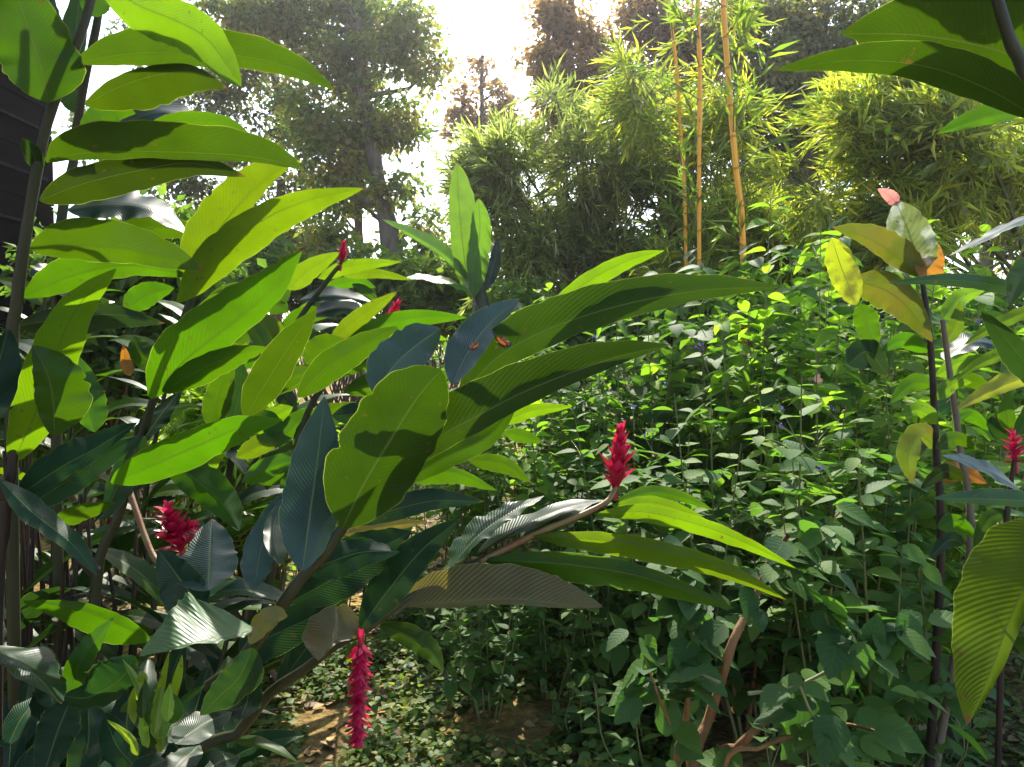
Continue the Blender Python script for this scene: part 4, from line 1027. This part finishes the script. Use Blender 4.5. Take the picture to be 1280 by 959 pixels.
pleaf(Y, [(1075, 380), (1085, 410), (1092, 450)], 14, 14, (2.4, 2.4), 'ginger', 10)
pleaf(Y, [(1060, 455), (1085, 440), (1110, 470)], 16, 22, (2.4, 2.4), 'mature_shade', 10)
pleaf(Y, [(1168, 560), (1150, 545), (1135, 570), (1140, 605)], 16, 16, (2.3, 2.3), 'ochre', 0)
pleaf(Y, [(1172, 600), (1200, 590), (1235, 605)], 12, 12, (2.35, 2.3), 'dry', 30)
pleaf(Y, [(1182, 450), (1215, 428), (1250, 432)], 12, 12, (2.4, 2.4), 'mature_shade', 60)
pleaf(Y, [(1178, 400), (1200, 372), (1235, 360)], 10, 12, (2.4, 2.5), 'young', -10)
pleaf(Y, [(1165, 520), (1185, 500), (1192, 475)], 10, 10, (2.4, 2.5), 'ginger', 0)

for a in ([(1170, 470), (1205, 450), (1240, 452)], 9, 11, 2.35, 'young', -10), ([(1185, 480), (1215, 475), (1250, 500)], 9, 10, 2.4, 'ginger', -10), ([(1160, 440), (1130, 425), (1100, 440)], 10, 10, 2.35, 'ginger', 5), \
         ([(1168, 480), (1140, 480), (1112, 505)], 10, 11, 2.35, 'ginger', 0), ([(1180, 430), (1195, 405), (1200, 375)], 9, 9, 2.4, 'young', -8), ([(1165, 400), (1140, 400), (1120, 415)], 9, 9, 2.4, 'mature_shade', 20), \
         ([(1188, 520), (1215, 520), (1240, 540)], 8, 9, 2.38, 'ginger', -5), ([(1172, 640), (1145, 640), (1120, 665)], 10, 10, 2.35, 'ginger', 0), \
         ([(1170, 560), (1195, 548), (1222, 562)], 9, 10, 2.25, 'ginger', -6), ([(1205, 600), (1180, 590), (1150, 612)], 9, 10, 2.25, 'under', 0), ([(1172, 660), (1196, 652), (1224, 676)], 9, 10, 2.25, 'ginger', -6), \
         ([(1172, 530), (1150, 512), (1122, 520)], 9, 10, 2.25, 'young', -8), ([(1205, 680), (1185, 676), (1160, 700)], 9, 10, 2.28, 'mature_shade', 10), ([(1172, 500), (1190, 480), (1215, 478)], 8, 9, 2.25, 'young', -8):
    pleaf(Y, *a, n=20)
Rf = ginger('red ginger flower on a thin dark stem at the right edge', 1262, 2.1)
stem_of(Rf, [base_of(Rf), (1256, 700, 2.1), (1262, 620, 2.1), (1268, 575, 2.1)], (0.009, 0.006), 'stem_dark')
flower(Rf, P(1270, 582, 2.1), P(1264, 528, 2.1), 0.035, 22, 0.5, 'loose red flower head', seed=71)
for a in ([(1262, 540), (1258, 515), (1262, 485)], 9, 9, 2.25, 'ginger', 0), ([(1270, 560), (1245, 535), (1240, 520)], 8, 8, 2.3, 'mature_shade', 40), \
         ([(1262, 640), (1235, 650), (1215, 690)], 9, 9, 2.1, 'ginger', -5), ([(1270, 545), (1285, 520), (1290, 490)], 9, 9, 2.2, 'ginger', 0), \
         ([(1205, 555), (1198, 525), (1216, 515)], 7, 7, 2.35, 'ginger', 0):
    pleaf(Rf, *a, n=14)

# ------------------------------------------------------------------ shrubs of the undergrowth
def shrub_proto(seed, h, nst, lsize, light, woody=0.008, spread=0.45, spikes=2, tm=None):
    global rng
    keep = rng; rng = np.random.default_rng(seed)
    t = thing('leafy_shrub', 'leafy shrub', 'shrub', (0, 0, 0), 'leafy shrubs of the undergrowth')
    O = []; D = []; Z = []; S = []
    mb = MB(); fs = MB(); pet = []
    def leaves_at(p, tang, a, s):
        for sgn in (0, math.pi):
            aa = a + sgn + rng.uniform(-.3, .3)
            ref = np.array([0, 0, 1.0]) if abs(tang[2]) < 0.9 else np.array([1.0, 0, 0])
            u = norm(np.cross(tang, ref)); v = np.cross(tang, u)
            out = u * math.cos(aa) + v * math.sin(aa)
            d_ = norm(out + tang * rng.uniform(0.1, 0.6) + np.array([0, 0, rng.uniform(-0.55, 0.1)]))
            O.append(p + out * 0.012); D.append(d_)
            Z.append(norm(np.array([0, 0, 1.0]) + rand_unit(1)[0] * 0.45 + tang * 0.2)); S.append(lsize * s * rng.uniform(0.65, 1.2))
    for i in range(nst):
        a = rng.uniform(0, 6.283); r = rng.uniform(0, 1) ** 0.6 * spread
        hh = h * rng.uniform(0.7, 1.05)
        b = np.array([math.cos(a) * 0.08, math.sin(a) * 0.08, -0.03])
        top = np.array([math.cos(a) * r, math.sin(a) * r, hh])
        mid = (b + top) / 2 + np.array([math.cos(a) * r * 0.1, math.sin(a) * r * 0.1, 0]) + rng.normal(size=3) * 0.03
        line = crom([b, mid, top], 24)
        mb.tube(line[::2], np.linspace(woody, 0.002, 12), 5)
        nn = int(hh / 0.115)
        for k in range(nn):
            u = 0.22 + 0.78 * k / nn
            p = line[int(u * 23)]; tg = norm(line[min(23, int(u * 23) + 1)] - line[max(0, int(u * 23) - 1)])
            leaves_at(p, tg, k * 1.57 + i, 1.15 - 0.45 * u)
            if rng.uniform() < 0.42 and u < 0.93:
                b2 = norm(np.array([rng.normal(), rng.normal(), rng.uniform(0.1, 0.9)])); L = rng.uniform(0.12, 0.32) * (1.15 - u * 0.6)
                e = p + b2 * L
                mb.tube([p, p + b2 * L * 0.5 + np.array([0, 0, 0.01]), e], [0.003, 0.002, 0.0012], 4)
                for q in np.linspace(0.35, 1, max(2, int(L / 0.06))): leaves_at(p + b2 * L * q, b2, q * 9, 0.9 - 0.2 * q)
        if i < spikes:
            q = top; dr = norm(np.array([rng.normal() * 0.5, rng.normal() * 0.5, 1])); L = rng.uniform(0.12, 0.26)
            fs = MB(); fs.tube([q, q + dr * L * 0.5, q + dr * L + np.array([0.02, 0, -0.01])], [0.0022, 0.002, 0.0012], 4)
            pet.append((fs, q + dr * L * 0.75))
    O, D, Z, S = map(np.array, (O, D, Z, S)); n = len(O)
    V, Fq, rn, uv = scatter(tm or T_BROAD, O, D, Z, S, np.clip(rng.beta(2, 2, n) * 0.85 + (O[:, 2] / h) * 0.2, 0, 1), rng.uniform(0.85, 1.2, n))
    obj('foliage', np_mesh('foliage', V, Fq, rn, uv), M['shrub_light'] if light else M['shrub'], t)
    obj('stem', mb.mesh('stem'), M['twig'] if woody < 0.012 else M['wood_orange'], t)
    for fs, q in pet:
        f = obj('flower_spike', fs.mesh('flower_spike'), M['twig'], t)
        O2 = q + rng.normal(size=(7, 3)) * 0.008
        V, Fq, rn, uv = scatter(T_ROUND, O2, rand_unit(7), rand_unit(7), np.full(7, 0.010), rng.uniform(0, 1, 7))
        obj('petals', np_mesh('petals', V, Fq, rn, uv), M['purple'], f)
    rng = keep
    return t
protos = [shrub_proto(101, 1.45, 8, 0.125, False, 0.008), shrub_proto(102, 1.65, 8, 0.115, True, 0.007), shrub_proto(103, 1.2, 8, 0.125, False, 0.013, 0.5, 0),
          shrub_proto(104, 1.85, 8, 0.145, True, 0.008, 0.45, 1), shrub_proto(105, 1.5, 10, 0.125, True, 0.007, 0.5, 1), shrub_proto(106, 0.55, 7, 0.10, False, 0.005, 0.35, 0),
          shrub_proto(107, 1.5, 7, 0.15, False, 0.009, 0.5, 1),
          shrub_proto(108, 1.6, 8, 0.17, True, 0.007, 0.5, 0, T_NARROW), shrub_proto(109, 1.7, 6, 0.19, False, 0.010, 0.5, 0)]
used = set()
def put_shrub(pi, px, d, s, label, sz=None):
    if sz is None: sz = s * (1.32 if d >= 4.4 else 1.15 if d >= 3.5 and pi != 5 else 1.0)
    p = P(px, 440, d); loc = (p[0], p[1], ground_z(p[0], p[1]))
    rz = rng.uniform(0, 6.28)
    if pi not in used:
        o = protos[pi]; used.add(pi); o.location = loc; o.rotation_euler = (0, 0, rz); o.scale = (s, s, sz or s); o['label'] = label
        return o
    return copy_thing(protos[pi], loc, rz, s, label, 'leafy shrubs of the undergrowth', sz)
shrubs = [
 (8, 1040, 4.0, 0.8, 'tall large-leaved shrub right of the tall bright green one', 1.35), (7, 950, 4.9, 0.9, 'tall narrow-leaved shrub under the thick yellow stem', 1.55), (3, 1130, 4.6, 0.8, 'tall loose shrub left of the pink leaf tip', 1.35), (8, 860, 4.8, 0.8, 'tall loose shrub below the slim yellow stems', 1.3),
 (6, 610, 2.9, 0.5, 'small dark plant at the left foot of the shaded mound'), (6, 690, 3.1, 0.5, 'small dark plant on top of the shaded mound'), (6, 770, 2.95, 0.55, 'small dark plant at the right foot of the shaded mound'), (0, 600, 4.1, 0.85, 'dense shrub shading the left side of the mound'), (0, 735, 4.1, 0.85, 'dense shrub shading the right side of the mound'),
 (0, 720, 3.5, 0.6, 'low dark shrub behind the shaded mound'),
 (3, 985, 3.5, 0.85, 'tall bright green shrub standing before the foot of the thick yellow bamboo stem', 1.28),
 (3, 905, 4.2, 0.85, 'tall thin shrub left of the thick yellow bamboo stem', 1.1),
 (4, 1080, 4.4, 1.0, 'pale shrub between the tall bright shrub and the yellow hanging leaf', 1.5),
 (7, 820, 5.0, 0.95, 'pale leafy shrub just under the longest ginger leaf', 1.35),
 (3, 1230, 4.4, 1.0, 'pale shrub behind the dark leaves at the right edge', 1.3),
 (0, 1065, 2.5, 0.85, 'dark green shrub in the right foreground, left of the hanging glossy leaf'),
 (6, 1110, 2.5, 0.9, 'dark large-leaved shrub beside the thin brown stems on the right'),
 (0, 960, 2.7, 0.98, 'bluish leafy shrub below the leaf tips of the arching ginger'),
 (1, 1060, 3.0, 0.95, 'deep green shrub rising behind the right foreground shrubs'),
 (6, 860, 2.9, 0.88, 'shaded shrub under the tips of the arching ginger leaves'),
 (1, 1180, 3.0, 0.9, 'shrub around the foot of the yellowing plant'),
 (3, 1270, 3.3, 0.9, 'light green shrub behind the flower at the right edge'),
 (0, 790, 3.3, 0.85, 'leafy shrub directly below the upright red flower'),
 (7, 900, 3.5, 0.92, 'narrow-leaved shrub right of the upright red flower'),
 (8, 980, 3.7, 0.95, 'upright shrub in the middle of the right-hand thicket'),
 (3, 1060, 3.6, 1.05, 'tallest light shrub in front of the yellow bamboo foot'),
 (7, 1130, 3.9, 1.0, 'narrow-leaved shrub left of the yellowing plant'),
 (8, 1210, 4.0, 1.0, 'shrub behind the yellowing plant'),
 (4, 700, 3.9, 0.85, 'low fine-leaved shrub beneath the two long ginger leaves'),
 (0, 640, 4.4, 0.85, 'shrub behind the central ginger fan'),
 (8, 760, 4.3, 0.9, 'dense shrub between the long ginger leaf and the red flower'),
 (4, 840, 4.5, 0.95, 'shrub with tiny purple flowers below the tip of the longer leaf'),
 (8, 930, 4.7, 1.0, 'bright shrub right of the longest leaf tip'),
 (0, 1010, 4.7, 1.05, 'rounded green shrub under the low bamboo tangle'),
 (7, 1090, 5.0, 1.05, 'shrub rising left of the hanging yellow leaf'),
 (3, 1170, 5.1, 1.0, 'shrub hidden behind the ochre leaves'),
 (1, 1260, 5.0, 1.05, 'back shrub at the right edge under the bamboo'),
 (4, 590, 5.2, 0.9, 'shrub just in front of the banana foot'),
 (3, 690, 5.4, 0.85, 'shrub seen under the longest leaf near the middle bamboo'),
 (0, 790, 5.7, 0.95, 'shrub in front of the shadowy bush at the bamboo foot'),
 (4, 880, 5.8, 1.0, 'back shrub below the knobbly yellow bamboo stem'),
 (1, 960, 5.7, 1.1, 'back shrub at the foot of the thick yellow bamboo stem'),
 (4, 540, 4.3, 0.75, 'shrub peeping out below the central fan leaves'),
 (5, 590, 3.5, 0.85, 'low sprig at the left edge of the shaded mound'),
 (5, 735, 2.75, 0.6, 'small bluish sprig on the shaded mound'),
 (5, 830, 2.5, 0.9, 'low plant in the shade at bottom centre right'),
 (5, 500, 3.9, 0.8, 'low plant beside the hanging red flower'),
 (5, 1080, 2.1, 0.85, 'low dark plant under the right foreground shrubs'),
 (5, 660, 3.7, 0.8, 'low plant at the back of the shaded mound'),
 (5, 1170, 2.55, 0.8, 'low plant by the bare soil at the lower right'),
 (4, 420, 4.2, 0.7, 'light shrub seen between the left ginger stems'),
 (4, 330, 3.6, 0.62, 'light shrub behind the drooping red flower'),
 (2, 940, 2.9, 0.9, 'brown-stemmed shrub right behind the thick orange stems'),
 (3, 1140, 2.9, 0.85, 'sunlit shrub seen low behind the thin brown stems'),
]
for s in shrubs: put_shrub(*s)

# the woody shrub in front, its stems traced one by one
W = thing('woody_shrub', 'woody shrub with thick orange-brown stems at the bottom right of centre', 'shrub', (*P(885, 440, 1.95)[:2], -0.02))
wl = base_of(W)
paths = [([(868, 958), (886, 899), (901, 854), (916, 802), (943, 749), (961, 704), (985, 670)], 0.017, 1.95), ([(845, 958), (856, 910), (862, 850), (866, 790)], 0.012, 1.98),
         ([(894, 958), (924, 933), (961, 895), (978, 880), (1010, 868)], 0.015, 1.9), ([(905, 960), (950, 935), (990, 920), (1050, 905), (1100, 915)], 0.008, 1.86),
         ([(935, 867), (995, 858), (1059, 817), (1033, 775), (1040, 734)], 0.005, 1.85), ([(1059, 817), (1095, 795), (1150, 770)], 0.004, 1.85), ([(866, 790), (840, 740), (845, 690)], 0.006, 2.0),
         ([(916, 802), (880, 770), (870, 740)], 0.006, 1.98), ([(860, 958), (835, 900), (812, 840), (800, 800)], 0.006, 1.9), ([(961, 704), (1000, 690), (1050, 640)], 0.006, 2.0),
         ([(1000, 858), (1020, 900), (1060, 930)], 0.004, 1.8), ([(901, 854), (860, 840), (830, 860)], 0.005, 1.88)]
keep = rng; rng = np.random.default_rng(77)
O = []; D = []; S = []
for j, (pp, rad, d) in enumerate(paths):
    pts = [P(x, y, d + 0.05 * math.sin(i * 1.7 + j)) for i, (x, y) in enumerate(pp)]
    if pp[0][1] >= 958: pts = [np.array(wl) + (pts[0] - np.array(wl)) * np.array([0.6, 0.6, 0])] + pts
    line = crom(pts, 22); mb = MB(); mb.tube(line, np.linspace(rad, rad * 0.4, 22) * (1 + 0.07 * rng.normal(size=22)), 7)
    obj('branch' if rad < 0.011 else 'stem', mb.mesh('stem', off=wl), M['wood_orange'] if rad > 0.0055 else M['twig'], W)
    for u in np.linspace(0.75 if rad > 0.011 else 0.25, 1, 7 if rad > 0.011 else 11):
        for sg in range(2):
            O.append(line[int(u * 21)] + rng.normal(size=3) * 0.02); D.append(norm(rng.normal(size=3) * np.array([1, 0.8, 0.4]) + np.array([0, -0.2, -0.35]))); S.append(rng.uniform(0.07, 0.125))
O, D, S = map(np.array, (O, D, S))
low_ = (O[:, 2] < 0.68) & (O[:, 0] > P(835, 440, 1.93)[0]) & (O[:, 0] < P(985, 440, 1.93)[0]) & (rng.uniform(0, 1, len(O)) < 0.6)
O, D, S = O[~low_], D[~low_], S[~low_]; n = len(O)
V, Fq, rn, uv = scatter(T_BROAD, O - np.array(wl), D, norm(np.array([0, -0.35, 0.9]) + rand_unit(n) * 0.45), S, rng.uniform(0, 0.6, n), rng.uniform(0.9, 1.2, n))
obj('foliage', np_mesh('foliage', V, Fq, rn, uv), M['shrub'], W)
rng = keep

# ------------------------------------------------------------------ ground cover, litter
def cover(n, xr, yr, thr, size):
    x = rng.uniform(*xr, n * 3); y = rng.uniform(*yr, n * 3)
    k = np.array([mnoise.noise(Vector((a * 1.6, b * 1.6, 5.1))) + 0.5 * mnoise.noise(Vector((a * 5, b * 5, 1.7))) for a, b in zip(x, y)])
    m = np.where(k > thr)[0][:n]; x, y, k = x[m], y[m], k[m]
    z = np.array([ground_z(a, b) for a, b in zip(x, y)]) + rng.uniform(0, 1, len(m)) ** 1.5 * (0.05 + 0.08 * np.clip(k, 0, 1))
    return np.stack([x, y, z], -1)
O = np.vstack([cover(15000, (-1.6, 0.9), (2.2, 4.2), -0.22, 0), cover(9000, (-2.5, 4.5), (3.6, 8), -0.25, 0), cover(5000, (1.2, 3.2), (2.0, 4.0), -0.2, 0)])
n = len(O)
V, Fq, rn, uv = scatter(T_ROUND, O, np.stack([rng.normal(size=n), rng.normal(size=n), rng.normal(size=n) * 0.35], -1), norm(np.array([0, 0, 1.0]) + rand_unit(n) * 0.5), rng.uniform(0.018, 0.046, n), rng.uniform(0, 1, n))
tag(obj('ground_cover', np_mesh('ground_cover', V, Fq, rn, uv), M['cover']), 'small-leaved creeping ground cover over the soil', 'ground cover', kind='stuff')
n = 4200
x = rng.uniform(-2.5, 3.5, n); y = rng.uniform(1.8, 6.5, n)
O = np.stack([x, y, [ground_z(a, b) + 0.012 for a, b in zip(x, y)]], -1)
V, Fq, rn, uv = scatter(T_ROUND, O, np.stack([rng.normal(size=n), rng.normal(size=n), rng.normal(size=n) * 0.25], -1), norm(np.array([0, 0, 1.0]) + rand_unit(n) * 0.45), rng.uniform(0.03, 0.085, n), rng.uniform(0, 1, n), rng.uniform(0.5, 1, n))
tag(obj('leaf_litter', np_mesh('leaf_litter', V, Fq, rn, uv), M['litter']), 'dry brown fallen leaves scattered on the soil', 'leaf litter', kind='stuff')

tw_ = MB()
for i in range(70):
    x_, y_ = rng.uniform(-1.8, 2.8), rng.uniform(2.2, 5.5); a_ = rng.uniform(0, 6.28); L_ = rng.uniform(0.08, 0.35)
    p0 = np.array([x_, y_, ground_z(x_, y_) + 0.012]); e_ = np.array([math.cos(a_), math.sin(a_), rng.uniform(0, 0.25)]) * L_
    tw_.tube(crom([p0, p0 + e_ * 0.5 + rng.normal(size=3) * 0.012, p0 + e_], 6), np.linspace(0.005, 0.002, 6), 5)
tag(obj('fallen_twigs', tw_.mesh('fallen_twigs'), M['twig_brown']), 'dry twigs lying on the soil among the fallen leaves', 'twigs', kind='stuff')

# ------------------------------------------------------------------ butterflies
def butterfly(label, px, py, d, s, rz):
    p = P(px, py, d)
    t = thing('butterfly', label, 'butterfly', p); t.rotation_euler = (0.5, 0, rz)
    mb = MB(); yy = np.linspace(-0.5, 0.5, 8); mb.tube(np.stack([yy * 0, yy * s, yy * 0], -1), s * 0.05 * np.array([.3, .8, 1, 1, 1.2, 1.2, 1, .3]), 6)
    obj('body', mb.mesh('body'), M['black'], t)
    for sg in (-1, 1):
        out = np.array([(0.02, -0.1), (0.02, 0.2), (0.35, 0.55), (0.75, 0.55), (0.7, 0.2), (0.5, 0.02), (0.6, -0.3), (0.4, -0.55), (0.15, -0.5)]) * s
        ctr = out.mean(0)
        V = [(0.02 * sg * s, 0, 0)]
        pts = [(sg * q[0] * 0.75, q[1], q[0] * 0.75) for q in out]
        inner = [((sg * (ctr[0] + (q[0] - ctr[0]) * 0.72)) * 0.75, ctr[1] + (q[1] - ctr[1]) * 0.72, (ctr[0] + (q[0] - ctr[0]) * 0.72) * 0.75 + 0.0004) for q in out]
        k = len(pts); c = (sg * ctr[0] * 0.75, ctr[1], ctr[0] * 0.75)
        Vv = np.array(pts + inner + [c])
        Q = [(i, (i + 1) % k, k + (i + 1) % k, k + i) for i in range(k)] + [(k + i, k + (i + 1) % k, 2 * k, 2 * k) for i in range(k)]
        me = bpy.data.meshes.new('wing'); me.from_pydata([tuple(v) for v in Vv], [], [tuple(dict.fromkeys(q)) for q in Q])
        me.materials.append(M['wing']); me.materials.append(M['black'])
        for pidx, pl in enumerate(me.polygons): pl.material_index = 1 if pidx < k else 0
        obj('wing', me, None, t)
    return t
butterfly('orange and black butterfly on the edge of the longest leaf', 627, 432, 1.3, 0.026, 1.1)
butterfly('brown-orange butterfly on the dark bluish leaf', 594, 436, 1.33, 0.019, -0.8)
butterfly('small orange butterfly among the shrubs on the right', 1018, 478, 2.9, 0.05, 0.2)

# ------------------------------------------------------------------ added volume standing in for sun glare in the lens
hz = MB(); box(hz, -60, 60, -12, 60, -1.5, 16)
hm, hnt, _, _ = mat_new('veil')
pv = hnt.nodes.new('ShaderNodeVolumePrincipled'); pv.inputs['Density'].default_value = 0.0013; pv.inputs['Anisotropy'].default_value = 0.75
pv.inputs['Color'].default_value = (0.95, 0.95, 1.0, 1)
ho = hnt.nodes.new('ShaderNodeOutputMaterial'); hnt.links.new(pv.outputs[0], ho.inputs['Volume'])
tag(obj('veil', hz.mesh('veil', False), hm), 'thin bright haze added to stand in for lens glare', 'veil', kind='stuff')
